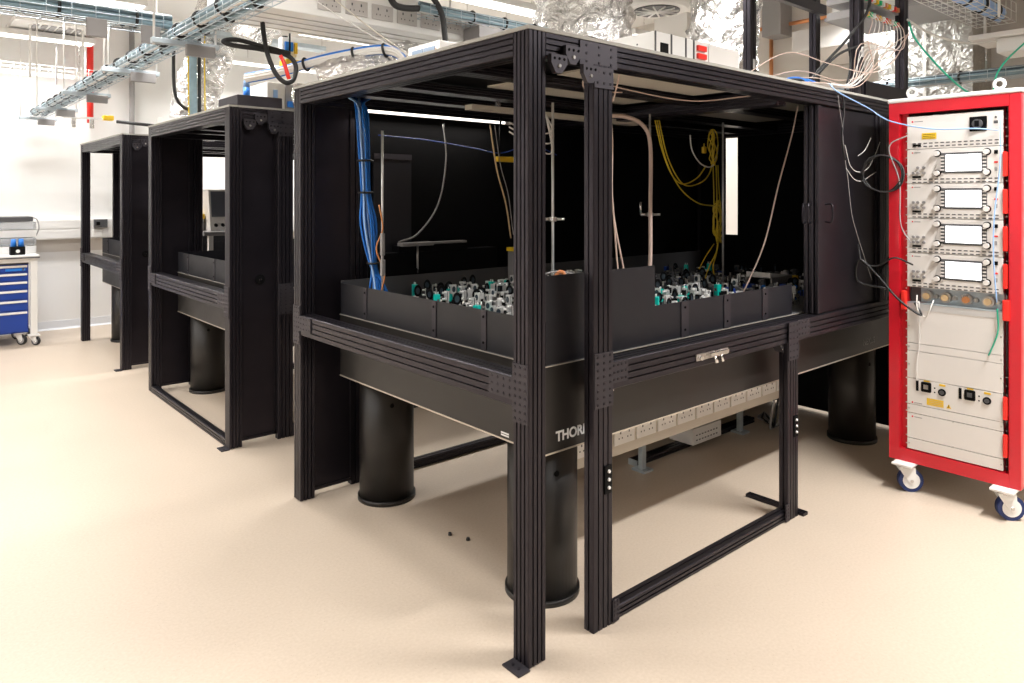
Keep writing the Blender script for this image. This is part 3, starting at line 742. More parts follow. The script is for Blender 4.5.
# light strip on the rear beam
t = thing('light_strip', (.33, 1.66, 1.97), 'lit narrow light strip along the rear roof beam of the nearest enclosure', 'light strip')
MB().rbox(.34, 1.36, 1.655, 1.685, 1.985, 2.003, .003).obj('channel', 'alu', t)
MB().box(.345, 1.30, 1.648, 1.655, 1.986, 2.0).obj('diffuser', 'strip_light', t)
ld = bpy.data.lights.new('strip_lamp', 'AREA'); ld.shape = 'RECTANGLE'; ld.size = .95; ld.size_y = .02; ld.energy = 3; ld.color = (1, .94, .86)
lo = bpy.data.objects.new('strip_lamp', ld); COL.objects.link(lo); lo.location = (.82, 1.64, 1.98); lo.rotation_euler = (math.radians(-12), 0, 0)
t = thing('cable_tray', (.75, 1.10, 2.02), 'white flat cable channel under the roof of the nearest enclosure', 'cable channel')
MB().box(.62, 1.9, 1.10, 1.16, 1.975, 2.0).obj('channel', 'cream_panel', t)
for x in (.8, 1.5): MB().box(x, x + .02, 1.12, 1.14, 2.0, 2.075).obj('hanger', 'steel', t)
# blue network cable bundle down the left rear corner
top = [.27 , 1.50]
t = thing('cable_bundle', (.24, 1.5, 2.0), 'thick bundle of bright blue cables hanging in the left rear corner', 'cable bundle')
for k in range(22):
    a = 2 * math.pi * R.random(); q = .028 * math.sqrt(R.random()); ox, oy = q * math.cos(a), q * math.sin(a)
    ex, ey = .31 + R.uniform(-.07, .09), 1.44 + R.uniform(-.07, .07)
    pts = [(.235 + R.uniform(-.06, .10), 1.60 + oy, 2.05), (.235 + ox, 1.52 + oy, 1.99), (.24 + ox, 1.50 + oy, 1.8), (.245 + ox * .8, 1.49 + oy * .8, 1.56), (.25 + ox * 1.5, 1.47 + oy * 1.5, 1.40), (.275 + ox * .6, 1.47 + oy * .6, 1.20), (.5 * (ex + .275) , .5 * (ey + 1.47), 1.09), (ex, ey, .955)]
    MB().tube(pts, .0052, 5, 5).obj('cable', 'blue_cable' if k % 6 else 'lightblue_cable', t)
for z, r in ((1.56, .034), (1.205, .026), (1.72, .036)): MB().ring((.245 if z > 1.3 else .275, 1.49 if z > 1.3 else 1.47, z), (0, 0, 1), r, .006, 20, 6).obj('tie', 'tie_black', t)
# pinkish fibre bundle along rod 2
cable('cable', [(1.30, .87, 1.97), (1.46, .83, 1.975), (1.58, .80, 1.93), (1.622, .785, 1.82), (1.622, .785, 1.5), (1.622, .785, 1.2), (1.60, .78, 1.05), (1.58, .74, .96)], .012, 'pink_cable', 'thick pinkish cable bundle running down the second silver rod')
cable('cable', [(.86, .42, 2.0), (.865, .40, 1.8), (.845, .38, 1.5), (.90, .36, 1.2), (.94, .34, .955)], .0042, 'pink_cable', 'thin pinkish fibre hanging just right of the second post')
cable('cable', [(.80, .36, 1.7), (.83, .36, 1.45), (.86, .36, 1.2), (.90, .35, .955)], .004, 'pink_cable', 'thin pinkish lead half hidden behind the second post')
cable('cable', [(.62, .42, 1.12), (.60, .45, 1.22), (.56, .50, 1.14), (.52, .55, .955)], .009, 'orange_cable', 'pair of short orange cables arching behind the tall fence panel')
cable('cable', [(.63, .46, 1.16), (.615, .48, 1.22), (.58, .52, 1.12), (.545, .56, .955)], .006, 'orange_cable', 'thinner orange cable arching beside the thick orange one')
cable('cable', [(.40, .55, 1.18), (.48, .50, 1.20), (.60, .47, 1.22), (.72, .45, 1.19)], .004, 'grey_plastic', 'grey lead bridging low behind corner post and second post')
cable('cable', [(2.07, .16, 2.02), (2.07, .20, 1.85), (2.03, .25, 1.6), (1.98, .30, 1.3), (1.93, .36, 1.10), (1.90, .42, .955)], .004, 'pink_cable', 'thin pale fibre hanging just left of the stacked sliding doors')
for k in range(4):
    cable('cable', [(.45 + .05 * k, .12, 2.06), (.52 + .06 * k, .25, 2.0 - .02 * k), (.62 + .05 * k, .33, 1.985), (.72 + .07 * k, .40, 2.01)], .0035, 'pink_cable', 'pinkish fibre looping under the roof right of the second post, %s of four' % ('first', 'second', 'third', 'fourth')[k], sub=6)
cable('cable', [(.72, .40, 2.05), (1.0, .42, 2.03), (1.35, .32, 2.0), (1.6, .16, 2.03)], .003, 'pink_cable', 'pale cable sagging under the roof behind the front beam')
for k in range(3):
    cable('cable', [(.45, .62, 1.86 - .02 * k), (.66, .70, 1.83 - .03 * k), (.80, .72, 1.85 - .05 * k), (.78, .74, 1.93)], .0035, 'white_cable', 'white lead looped round the first silver rod near the roof, %s of three' % ('upper', 'middle', 'lower')[k], sub=6)
# yellow fibres
def P(x, y, Y=.86): return at(x, y, Y=Y)
cable('fibre_cable', [P(655, 120), P(662, 150), P(672, 175), P(683, 184), P(697, 178), P(706, 166)], .004, 'yellow_cable', 'yellow fibre swag hanging high, ending near the yellow coil')
cable('fibre_cable', [P(659, 120), P(668, 158), P(683, 184), P(700, 183), P(710, 172), P(714, 150)], .004, 'yellow_cable', 'second yellow fibre swag crossing just beneath the first one')
cable('fibre_cable', [P(657, 120), P(666, 160), P(680, 188), P(698, 203), P(715, 206)], .004, 'yellow_cable', 'lowest yellow fibre swag reaching the support rod')
c = P(713, 147)
pts = []
for i in range(41):
    th = 2 * math.pi * i / 10; rr = 1 + R.uniform(-.15, .15)
    pts.append(c + Vector((.62 * .042 * rr * math.cos(th), -.0 + R.uniform(-.02, .02), .105 * rr * math.sin(th))))
cable('fibre_coil', pts, .0035, 'yellow_cable', 'upper coil of yellow fibre beside the third silver rod', sub=4)
c = P(718, 222); pts = []
for i in range(51):
    th = 2 * math.pi * i / 10; rr = 1 + R.uniform(-.15, .15)
    pts.append(c + Vector((.034 * rr * math.cos(th), R.uniform(-.02, .02), .125 * rr * math.sin(th))))
cable('fibre_coil', pts, .0035, 'yellow_cable', 'lower coil of yellow fibre beside the third silver rod', sub=4)
for k, (a, b_) in enumerate(((713, 714), (716, 717), (718, 720))):
    cable('fibre_cable', [P(a, 165), P(a + .5, 180), P(b_, 205), P(b_, 235)], .0035, 'yellow_cable', 'yellow fibre joining the two yellow coils, %s of three' % ('left', 'middle', 'right')[k])
cable('fibre_cable', [P(719, 230), P(717, 250), P(710, 265), P(704, 282)], .0045, 'yellow_cable', 'yellow fibre dropping from lower coil towards the optics, left one')
cable('fibre_cable', [P(720, 230), P(716, 255), P(713, 268), P(717, 284)], .0045, 'yellow_cable', 'yellow fibre dropping from lower coil towards the optics, right one')
cable('fibre_cable', [P(714, 244), P(706, 256), P(699, 269)], .003, 'yellow', 'short dull yellow fibre slanting left below the lower coil')
cable('cable', [P(690, 135), P(692, 150), P(700, 163), P(710, 167), P(716, 160), P(718, 145)], .0045, 'white_cable', 'white cable looping under the upper yellow coil')
t = thing('fibre_clip', P(704, 150), 'small bright yellow clip beside the upper yellow coil', 'clip')
q = P(704, 150); MB().rbox(q.x - .014, q.x + .014, q.y - .01, q.y + .01, q.z - .02, q.z + .02, .004).obj('body', 'yellow', t); MB().cyl(q + Vector((0, 0, .02)), q + Vector((0, 0, .04)), .004, 8).obj('stem', 'yellow_cable', t)
# boxes at the rear left
t = thing('equipment_box', (.62, 1.68, TZ1), 'black equipment box with pale lid edge behind the rear fence of near table', 'equipment box')
MB().rbox(.42, 1.22, 1.632, 1.730, TZ1, 1.235, .004).obj('housing', 'black_matt', t)
mb = MB().rbox(.535, .74, 1.60, 1.66, 1.268, 1.288, .003); mb.rbox(.70, .98, 1.615, 1.66, 1.275, 1.286, .003); mb.obj('lid_edge', 'grey_box', t)
MB().cyl((.64, 1.618, 1.118), (.64, 1.618, 1.27), .006, 10).obj('prop_rod', 'steel', t)
MB().box(.53, 1.0, 1.635, 1.725, 1.235, 1.27).obj('lid', 'black_matt', t)
cable('cable', [(.80, 1.60, 1.95), (.82, 1.60, 1.75), (.76, 1.59, 1.5), (.62, 1.58, 1.34), (.50, 1.59, 1.295)], .005, 'grey_box', 'grey cable curving down to the black equipment box lid')
cable('cable', [(1.02, 1.45, 1.95), (1.06, 1.44, 1.7), (1.12, 1.43, 1.5), (1.15, 1.42, 1.30)], .005, 'wood_light', 'tan lead hanging above the right end of black equipment box')
cable('cable', [(1.045, 1.44, 1.95), (1.08, 1.43, 1.72), (1.13, 1.42, 1.55), (1.16, 1.41, 1.32)], .003, 'grey_box', 'thin grey lead hanging beside the tan lead')
cable('cable', [(.36, 1.56, 1.86), (.7, 1.58, 1.85), (1.0, 1.57, 1.82), (1.2, 1.56, 1.80), (1.42, 1.55, 1.86), (1.6, 1.5, 1.80)], .003, 'blue_paint', 'blue cable draped along the rear wall of near enclosure')
cable('cable', [(.27, 1.40, 1.50), (.29, 1.40, 1.38), (.26, 1.41, 1.28), (.30, 1.40, 1.16), (.28, 1.40, 1.06)], .0045, 'copper', 'coppery lead twisting beside the blue cable bundle')
t = thing('wall_socket', (.27, 1.36, 1.2), 'small pale box on a bracket next to the blue cable bundle', 'socket box')
MB().rbox(.262, .282, 1.36, 1.38, 1.15, 1.23, .003).obj('body', 'grey_box', t); MB().rbox(.262, .28, 1.36, 1.38, 1.25, 1.36, .003).obj('cover', 'grey_box', t)
t = thing('yellow_box', (1.30, 1.55, TZ1), 'small box with yellow top deep inside the nearest enclosure', 'box')
MB().rbox(1.28, 1.42, 1.50, 1.60, TZ1, 1.21, .003).obj('body', 'grey_box', t); MB().box(1.275, 1.425, 1.495, 1.605, 1.21, 1.232).obj('lid', 'yellow', t)
t = thing('gantry_tap', (1.1, 1.45, 1.75), 'small yellow fitting under the roof behind the corner post', 'fitting')
MB().rbox(1.06, 1.22, 1.43, 1.46, 1.74, 1.77, .004).obj('body', 'yellow', t); MB().cyl((1.08, 1.44, 1.76), (1.09, 1.44, 2.0), .006, 8).obj('stem', 'black_matt', t)
# pale box, blue cables among the optics on the right
t = thing('control_box', (2.35, .5, TZ1), 'pale control box lying among dark optics on the right part of the table', 'box')
MB().rbox(2.34, 2.58, .46, .64, TZ1, 1.065, .005).obj('body', 'grey_box', t); MB().rbox(2.34, 2.352, .47, .63, TZ1, 1.09, .003).obj('end_plate', 'white_paint', t); MB().rbox(2.60, 2.63, .45, .48, 1.0, 1.06, .002).obj('switch', 'yellow', t)
for k in range(7):
    x = 1.95 + k * .13; a = R.uniform(-.1, .1)
    cable('cable', [(x, .24 + R.uniform(0, .2), .96), (x + .06, .3 + a, 1.02 + R.uniform(0, .03)), (x + .15, .36 + a, 1.0), (x + .24, .30 + R.uniform(0, .15), .96)], .007, 'blue_cable' if k % 3 else 'black_rubber', 'dark %s cable snaking among optics on the table, %s from left' % ('blue' if k % 3 else 'black', ('first', 'second', 'third', 'fourth', 'fifth', 'sixth', 'seventh')[k]), sub=5)
# ---------------------------------------------------------------- under the nearest table
t = thing('socket_trunking', (1.6, .52, .33), 'long white trunking of double sockets hung under the nearest table', 'socket trunking')
MB().rbox(.62, 2.62, .50, .56, .325, .53, .004).obj('trunk', 'cream_panel', t)
for k in range(12):
    x = .66 + k * .163
    mb = MB().m('white_paint').rbox(x, x + .146, .491, .50, .375, .465, .003).m('dark_grey')
    for sx in (.042, .104):
        mb.box(x + sx - .004, x + sx + .004, .490, .492, .425, .438)
        for dx in (-.014, .009): mb.box(x + sx + dx, x + sx + dx + .006, .490, .492, .402, .409)
        mb.m('grey_plastic').box(x + sx - .008, x + sx + .008, .488, .492, .446, .457).m('dark_grey')
    mb.obj('double_socket', None, t)
for x in (.8, 1.6, 2.4): MB().rbox(x, x + .035, .53, .56, .52, .628, .003).obj('bracket', 'galvanised', t)
t = thing('floor_rail', (2.0, .90, 0), 'black extrusion rail lying on the floor under the nearest table', 'rail')
MB().slotted('x', 1.66, 2.9, .905, .97, 0, .035, 2, 1).obj('bar', 'black_anodised', t); MB().box(1.655, 1.66, .905, .97, 0, .035).obj('end_cap', 'galvanised', t)
for x in (1.62, 2.62): MB().rbox(x, x + .035, .84, .87, .0, .19, .003).box(x - .02, x + .06, .81, .90, 0, .012).obj('foot', 'galvanised', t)
t = thing('junction_box', (2.4, .93, .036), 'white ventilated box sitting on the black floor rail under sockets', 'box')
MB().rbox(2.10, 2.40, .84, 1.02, .036, .135, .004).obj('housing', 'white_paint', t)
mb = MB()
for i in range(8): mb.box(2.13 + i * .03, 2.145 + i * .03, .838, .842, .06, .066).box(2.13 + i * .03, 2.145 + i * .03, .838, .842, .09, .096)
mb.obj('vent_slots', 'dark_grey', t)
for k in range(5):
    cable('cable', [(2.62 + .05 * k, .55, .60), (2.66 + .06 * k, .62, .30 + .04 * k), (2.74 + .05 * k, .70, .05), (2.95, .78 + .03 * k, .02), (3.1, .95, .02)], .007, 'black_rubber' if k % 2 else 'grey_plastic', '%s cable hanging behind the short leg under the table, %s of five' % ('black' if k % 2 else 'grey', ('first', 'second', 'third', 'fourth', 'fifth')[k]), sub=5)

# ---------------------------------------------------------------- leads on the sliding doors
DY = -.008
def D(x, y): return at(x, y, Y=DY - .006)
cable('cable', [D(838, 95), D(840, 112), D(842, 124), D(844, 150), D(848, 180), D(850, 200), D(853, 220), D(862, 250), D(872, 280)], .0018, 'grey_box', 'thin pale lead hanging down the front of the sliding door')
cable('cable', [D(843, 96), D(844, 112), D(842, 138), D(845, 160)], .005, 'black_rubber', 'short thicker black lead beside pale lead on the sliding door')
cable('cable', [D(845, 145), D(850, 165), D(858, 172), D(868, 168), D(875, 155), D(880, 142)], .0018, 'white_cable', 'white loop of lead swinging across the sliding door, larger one')
cable('cable', [D(858, 156), D(865, 150), D(871, 138)], .0018, 'white_cable', 'short white curl of lead high on the sliding door')
cable('cable', [D(846, 168), D(854, 179), D(862, 181), D(870, 176), D(876, 172)], .0018, 'white_cable', 'white curl of lead lowest on the sliding door')
t = thing('cable_coil', D(880, 290), 'tangle of black leads at the right edge of the sliding door', 'cable coil')
q = D(878, 286)
for k in range(4): MB().tube([q + Vector((.0, -.01 - .01 * k, .0)), q + Vector((-.04, -.02, .06 + .01 * k)), q + Vector((.02, -.03, .12)), q + Vector((.10, -.03, .10 + .02 * k)), q + Vector((.14, -.04, .0))], .005, 6, 6).obj('loop', 'black_rubber', t)

# ---------------------------------------------------------------- on the enclosure roofs
def rack_frame():
    t = thing('open_rack', (2.9, .45, H), 'tall black open rack standing on the roof of the nearest enclosure', 'rack frame')
    def post(xa, xb, ya, yb):
        MB().slotted('z', H, 3.5, xa, xb, ya, yb, 1, 1).obj('post', 'black_anodised', t)
    post(2.565, 2.635, .06, .115); post(3.20, 3.27, .06, .115)
    post(2.54, 2.61, .72, .775); post(3.60, 3.67, .82, .875)
    MB().box(2.635, 3.20, .05, .115, H, H + .10).obj('bottom_bar', 'black_anodised', t)
    MB().box(2.61, 3.60, .74, .78, 2.86, 2.93).obj('cross_bar', 'black_anodised', t)
    MB().box(2.56, 2.60, .115, .72, H, H + .05).obj('side_bar', 'black_anodised', t)
    for x, y, z in ((2.60, .058, 2.36), (2.575, .718, 2.38)): MB().rbox(x - .012, x + .012, y - .006, y, z - .03, z + .03, .003).obj('bracket', 'alu', t)
    return t
rack_frame()
t = thing('patch_panel', (2.9, .12, 2.55), 'fibre patch panel with orange leads, mounted between black rack posts above the doors', 'patch panel')
for k in range(2):
    z = 2.58 + k * .09
    MB().box(2.64, 3.195, .09, .28, z, z + .045).obj('tray', 'grey_box', t)
    for i in range(12):
        x = 2.67 + i * .043
        MB().box(x, x + .02, .07, .09, z + .008, z + .034).obj('port', ('orange_cable', 'yellow', 'green_led', 'bright_red')[(i + k) % 4] if i % 3 else 'white_paint', t)
nm = ('first', 'second', 'third', 'fourth', 'fifth', 'sixth', 'seventh', 'eighth', 'ninth', 'tenth')
for k in range(10):
    x = 2.69 + k * .05
    cable('fibre_cable', [(x, .07, 2.61), (x - .02, .03, 2.54), (x - .10, .02, 2.42), (2.68 - .004 * k * k * .5, .03, 2.28 + .012 * k), (2.54 - .02 * (k % 4), .03 + .006 * k, 2.17 + .008 * (k % 3)), (2.40 - .03 * k, .05, 2.135), (2.15 - .03 * k, .12, 2.125)], .0026, ('pink_cable', 'white_cable', 'white_cable')[k % 3], '%s pale fibre fanning down from the patch panel, counted from left' % nm[k].capitalize(), sub=5)
for k, (zm, xe) in enumerate(((2.30, 1.72), (2.22, 1.85), (2.20, 2.0))):
    cable('fibre_cable', [(xe, .30, 2.14), (xe + .3, .20, zm), (xe + .6, .12, zm - .03), (2.62, .03, 2.24), (2.95, .03, 2.34 + .05 * k), (3.22, .04, 2.55)], .0026, ('pink_cable', 'pink_cable', 'pink_cable')[k], '%s long pale fibre arching over the roof edge towards rack post' % nm[k].capitalize(), sub=6)
cable('cable', [(2.30, .25, 2.12), (2.38, .2, 2.25), (2.5, .1, 2.42), (2.62, .04, 2.58), (2.70, .05, 2.72)], .009, 'black_rubber', 'black cable slanting up to the rack post, upper one')
cable('cable', [(2.31, .24, 2.12), (2.36, .2, 2.22), (2.46, .12, 2.34), (2.60, .05, 2.40)], .008, 'black_rubber', 'black cable slanting up to the rack post, lower one')
cable('cable', [(2.52, .1, 2.41), (2.53, .09, 2.3), (2.50, .09, 2.2), (2.47, .1, 2.12)], .006, 'black_rubber', 'short black cable hanging between two rack posts')
cable('cable', [(3.19, .03, 2.62), (3.24, .0, 2.50), (3.45, -.1, 2.30), (3.75, -.15, 2.2), (4.05, -.2, 2.20), (4.2, -.22, 2.12)], .006, 'green_cable', 'green cable swagging from rack post across to the right')
cable('cable', [(4.15, -.4, 2.62), (3.85, -.3, 2.4), (3.75, -.27, 2.25), (3.78, -.28, 2.1)], .006, 'green_cable', 'green cable dropping from the white wire tray behind the red rack')
t = thing('cable_bundle', (1.95, .25, H), 'bundle of blue cables resting on roof edge left of black post', 'cable bundle')
for k in range(6): MB().tube([(1.95 + .02 * k, .3, 2.108), (2.0 + .03 * k, .2, 2.15 + .01 * (k % 3)), (2.10 + .03 * k, .15, 2.155), (2.20 + .02 * k, .2, 2.11)], .007, 6, 5).obj('loop', 'blue_cable' if k % 3 else 'black_rubber', t)
# white instrument lying on the roof
def flat_rack(x0, x1, y0, y1, zt):
    t = thing('rack_instrument', ((x0 + x1) / 2, (y0 + y1) / 2, H), 'white rack instrument with red clips lying on the roof of nearest enclosure', 'instrument')
    MB().rbox(x0, x1, y0, y1, H, zt, .004).obj('housing', 'white_paint', t)
    def fr(a, b, za, zb, mat, nm, d=.004): MB().box(x0 + a * (x1 - x0), x0 + b * (x1 - x0), y0 - d, y0, H + za * (zt - H), H + zb * (zt - H)).obj(nm, mat, t)
    for a in (.0, .17, .33, .42): fr(a, a + .012, 0, 1, 'dark_grey', 'divider')
    fr(.06, .14, .45, .75, 'black_matt', 'display'); fr(.20, .28, .3, .42, 'bright_red', 'button'); fr(.20, .30, .12, .2, 'dark_grey', 'switch')
    for k in range(4): fr(.46, .56, .15 + .2 * k, .28 + .2 * k, 'bright_red', 'clip', .012)
    fr(.60, .97, .06, .94, 'unit_white', 'blank_plate')
    MB().box(x0 - .003, x0, y0 + .02, y0 + .07, H + .05, H + .10).obj('indicator', 'teal', t)
    mb = MB()
    for k in range(9):
        for zz in (.3, .75): mb.bolt((x0, y0 + .1 + k * .055, H + (zt - H) * zz), (-1, 0, 0), .005, .001, 6)
    mb.obj('vent_hole', 'dark_grey', t)
flat_rack(1.05, 1.75, .31, .95, 2.292)
t = thing('controller_box', (.5, 1.3, H), 'white controller box with blue grey display standing on the enclosure roof edge', 'box')
MB().rbox(.47, .78, 1.17, 1.45, H, 2.31, .006).obj('housing', 'white_paint', t)
for ya in (1.205, 1.31): MB().box(.465, .47, ya, ya + .095, 2.215, 2.285).obj('display', 'display_blue', t)
MB().rbox(.66, .76, 1.10, 1.17, 2.2, 2.32, .004).obj('module', 'unit_shade', t)
t = thing('plastic_bag', (.75, .95, H), 'crumpled clear plastic bag lying on the roof of the nearest enclosure', 'bag')
MB().tube([(.62, 1.05, 2.17), (.75, .95, 2.19), (.92, .82, 2.17), (1.05, .7, 2.15)], .055, 14, 6, crumple=.5).obj('film', 'clear_plastic', t)
cable('cable', [(.58, .40, 2.105), (.60, .36, 2.18), (.60, .28, 2.19), (.63, .18, 2.135), (.66, .08, 2.112)], .006, 'black_rubber', 'black lead arching over the front corner of enclosure roof')
for k in range(3): cable('cable', [(.47 , 1.2, 2.27 - .02 * k), (.40 - .02 * k, 1.05, 2.22), (.50, .95, 2.18), (.62, .98, 2.14)], .003, 'yellow_cable' if k else 'copper', 'thin lead dangling from the white controller box, %s of three' % nm[k], sub=5)
# things on the middle enclosure
t = thing('control_box', (.18, Y2 + .2, H), 'dark grey box on the front corner of the middle enclosure roof', 'box')
MB().rbox(.07, .36, Y2 + .06, Y2 + .4, H, 2.175, .004).obj('housing', 'bracket_grey', t)
t = thing('power_supply', (.45, Y2 + .25, H), 'white power supply with blue terminals on the middle enclosure roof', 'power supply')
MB().rbox(.30, .62, Y2 + .16, Y2 + .55, H, 2.29, .005).obj('housing', 'white_paint', t)
MB().box(.42, .60, Y2 + .150, Y2 + .16, H + .02, 2.28).obj('front_panel', 'grey_plastic', t)
mb = MB().m('blue_cable')
for k in range(4): mb.rbox(.43 + .04 * k, .46 + .04 * k, Y2 + .12, Y2 + .15, H + .03, H + .07, .004)
mb.obj('terminal_block', None, t); MB().box(.34, .37, Y2 + .157, Y2 + .16, H + .08, H + .14).obj('label_plate', 'lightblue_cable', t)
single('paper_card', B(.02, .14, Y2 + 1.5, Y2 + 1.62, H, H + .05), 'white_paint', 'small white box on the rear corner of the middle enclosure roof', 'box', (.08, Y2 + 1.56, H))
t = thing('bottle', (.22, Y2 + .3, 2.175), 'small blue and white spray bottle on the dark grey roof box', 'bottle')
MB().cyl((.20, Y2 + .25, 2.175), (.20, Y2 + .25, 2.25), .022, 16).obj('body', 'blue_cable', t); MB().cyl((.20, Y2 + .25, 2.25), (.20, Y2 + .25, 2.34), .022, 16, .014).obj('neck', 'lightblue_cable', t)

# ---------------------------------------------------------------- overhead wire trays, bundles, trunking
def tray(name, axis, a, b, c, z, width, side, mat, label, step=.11, base=None):
    """wire basket running along an axis at cross position c"""
    lo = (a, c, z) if axis == 'x' else (c, a, z)
    t = thing(name, lo, label, 'cable tray')
    def Q(s_, u, zz): return (s_, c + u, zz) if axis == 'x' else (c + u, s_, zz)
    mb = MB(); n = max(2, round(width / .05))
    for i in range(n + 1): mb.cyl(Q(a, -width / 2 + width * i / n, z), Q(b, -width / 2 + width * i / n, z), .0028, 5)
    for s_ in (-1, 1):
        for k in (1, 2): mb.cyl(Q(a, s_ * width / 2, z + side * k / 2), Q(b, s_ * width / 2, z + side * k / 2), .0028, 5)
    m = int((b - a) / step)
    for i in range(m + 1):
        s_ = a + (b - a) * i / m
        mb.tube([Q(s_, -width / 2, z + side), Q(s_, -width / 2, z), Q(s_, width / 2, z), Q(s_, width / 2, z + side)], .0025, 5, 1)
    mb.obj('basket', mat, t)
    return t
def bundle(axis, a, b, c, z, r, mat, label, ties, group=None, nstr=9):
    t = thing('cable_bundle', (a, c, z) if axis == 'x' else (c, a, z), label, 'cable bundle', group)
    N = 10
    for k in range(nstr):
        th = 2 * math.pi * k / max(1, nstr - 1); q = r * .66 if k else 0; ph = R.uniform(0, 6); pts = []
        for i in range(N + 1):
            s_ = a + (b - a) * i / N; u = q * math.cos(th) + .006 * math.sin(3 * s_ + ph); v = q * math.sin(th) + .005 * math.cos(2.3 * s_ + ph)
            pts.append((s_, c + u, z + v) if axis == 'x' else (c + u, s_, z + v))
        MB().tube(pts, r * .36, 7, 3).obj('cable', mat if mat != 'bluegrey_cable' else ('bluegrey_cable', 'white_cable', 'bluegrey_cable', 'slate_cable', 'bluegrey_cable')[k % 5], t)
    for i in range(ties):
        s_ = a + (b - a) * (i + .5) / ties
        MB().ring((s_, c, z) if axis == 'x' else (c, s_, z), (1, 0, 0) if axis == 'x' else (0, 1, 0), r * 1.06, .009, 20, 6).obj('tie', 'tie_black', t)
    return t
AX, AZ = -.30, 2.44
tray('wire_cable_tray', 'y', .3, 7.95, AX, AZ - .02, .15, .05, 'galvanised', 'long galvanised wire tray with blue grey cables running to the far wall')
bundle('y', .3, 7.85, AX - .035, AZ + .03, .034, 'bluegrey_cable', 'thicker blue grey cable bundle lying in the long wire tray', 22)
bundle('y', .3, 7.85, AX + .05, AZ + .02, .023, 'bluegrey_cable', 'thinner blue grey cable bundle on the right side of the long tray', 20, nstr=7)
def hanger(x, y, z, w_, box, label):
    t = thing('tray_hanger', (x, y, z), label, 'hanger', 'tray hangers under the long wire tray')
    MB().rbox(x - w_ / 2, x + w_ / 2, y - .02, y + .02, z - .03, z, .003).obj('cross_bar', 'galvanised', t)
    if box: MB().rbox(x - .01, x + w_ / 2 - .03, y - .05, y - .021, z - .085, z - .02, .004).obj('junction_box', 'grey_box', t)
    for s_ in (-1, 1): MB().cyl((x + s_ * (w_ / 2 - .015), y, z - .04), (x + s_ * (w_ / 2 - .015), y, CEIL), .0065, 8).obj('rod', 'white_paint', t)
for k, (y, bx) in enumerate(((2.55, 1), (3.75, 1), (5.2, 1), (6.6, 1), (7.75, 1))):
    hanger(AX, y, AZ - .025, .36, bx, 'grey bar hanging on white rods under the long tray, %s from the camera' % nm[k])
# tray joining from the left
tray('wire_cable_tray', 'x', -2.2, AX - .08, 2.78, 2.50, .2, .07, 'galvanised', 'galvanised wire tray joining the long tray from the left')
bundle('x', -2.2, AX - .02, 2.76, 2.55, .045, 'bluegrey_cable', 'blue grey cable bundle in the tray coming from the left', 5)
bundle('x', -2.2, AX - .02, 2.84, 2.545, .028, 'black_rubber', 'dark green black cable bundle in the tray coming from the left', 4, nstr=6)
for x in (-.72, -.45): single('tray_box', MB().rbox(x - .05, x + .05, 2.66, 2.68, 2.40, 2.50, .004), 'grey_box', 'grey junction box under the left joining tray, %s one' % ('left' if x < -.6 else 'right'), 'box', (x, 2.67, 2.4))
# white tray close to the far wall
tray('wire_cable_tray', 'x', -1.6, .25, 7.55, 2.86, .22, .09, 'white_paint', 'white wire tray running along by the far left wall')
for k, (x, y) in enumerate(((-.47, 7.0), (-.18, 7.4), (-.02, 6.9), (.10, 7.45))):
    single('hanging_rod', MB().cyl((x, y, 2.75), (x, y, CEIL), .012 if k != 1 else .006, 8), 'white_paint' if k != 1 else 'grey_plastic', 'thin vertical %s rod hanging by the far left wall, %s from left' % ('grey' if k == 1 else 'white', nm[k]), 'rod', (x, y, 2.75))
# air conditioning cassette
t = thing('air_cassette', (-.28, 7.1, 3.3), 'square white ceiling air unit at top left by the far wall', 'air conditioner')
MB().prism([(6.75, 3.33), (6.80, 3.28), (7.5, 3.28), (7.55, 3.33)], 'x', -.62, .16).obj('fascia', 'white_paint', t)
MB().box(-.55, .09, 6.85, 7.45, 3.33, 3.6).obj('casing', 'unit_shade', t)
mb = MB()
for i in range(6): mb.box(-.45 + i * .075, -.40 + i * .075, 6.92, 7.38, 3.272, 3.28)
mb.obj('grille', 'grey_plastic', t)
for x in (-.5, .04): MB().cyl((x, 7.15, 3.6), (x, 7.15, CEIL), .006, 6).obj('drop_rod', 'steel', t)
# red sprinkler pipe, grey conduit, spur box on the far wall
single('sprinkler_pipe', MB().cyl((.235, 7.9, 2.40), (.235, 7.9, CEIL), .035, 16), 'bright_red', 'red vertical pipe hanging in front of the far left wall', 'pipe', (.235, 7.9, 2.4))
single('conduit', MB().cyl((.70, 7.99, 1.28), (.70, 7.99, CEIL), .03, 12), 'grey_plastic', 'grey vertical conduit on the far wall above the farthest enclosure', 'pipe', (.7, 7.99, 1.28))
t = thing('spur_box', (.35, 7.96, 1.12), 'black twin spur box fixed to the white wall trunking', 'spur box')
MB().rbox(.28, .42, 7.91, 7.96, 1.17, 1.27, .004).obj('body', 'dark_grey', t); MB().rbox(.27, .36, 7.93, 7.965, 1.06, 1.15, .004).obj('lower_socket', 'white_paint', t); MB().rbox(.30, .34, 7.9, 7.91, 1.20, 1.24, .003).obj('switch', 'black_matt', t)
tl = thing('cable_bar', (.35, 7.2, 2.36), 'silver bar with yellow fitting hanging left of the grey conduit', 'cable bar')
MB().rbox(-.15, .30, 7.18, 7.24, 2.38, 2.40, .003).obj('bar', 'alu', tl); MB().rbox(.22, .33, 7.16, 7.24, 2.375, 2.43, .012).obj('fitting', 'yellow', tl); MB().cyl((.36, 7.2, 2.37), (1.5, 7.2, 2.31), .018, 8).obj('pipe', 'black_rubber', tl)
for x in (-.05, .12): MB().rbox(x - .02, x + .02, 7.19, 7.23, 2.28, 2.38, .004).obj('clamp', 'steel', tl)
MB().cyl((0, 7.21, 2.40), (0, 7.21, CEIL), .005, 6).obj('drop_wire', 'steel', tl)
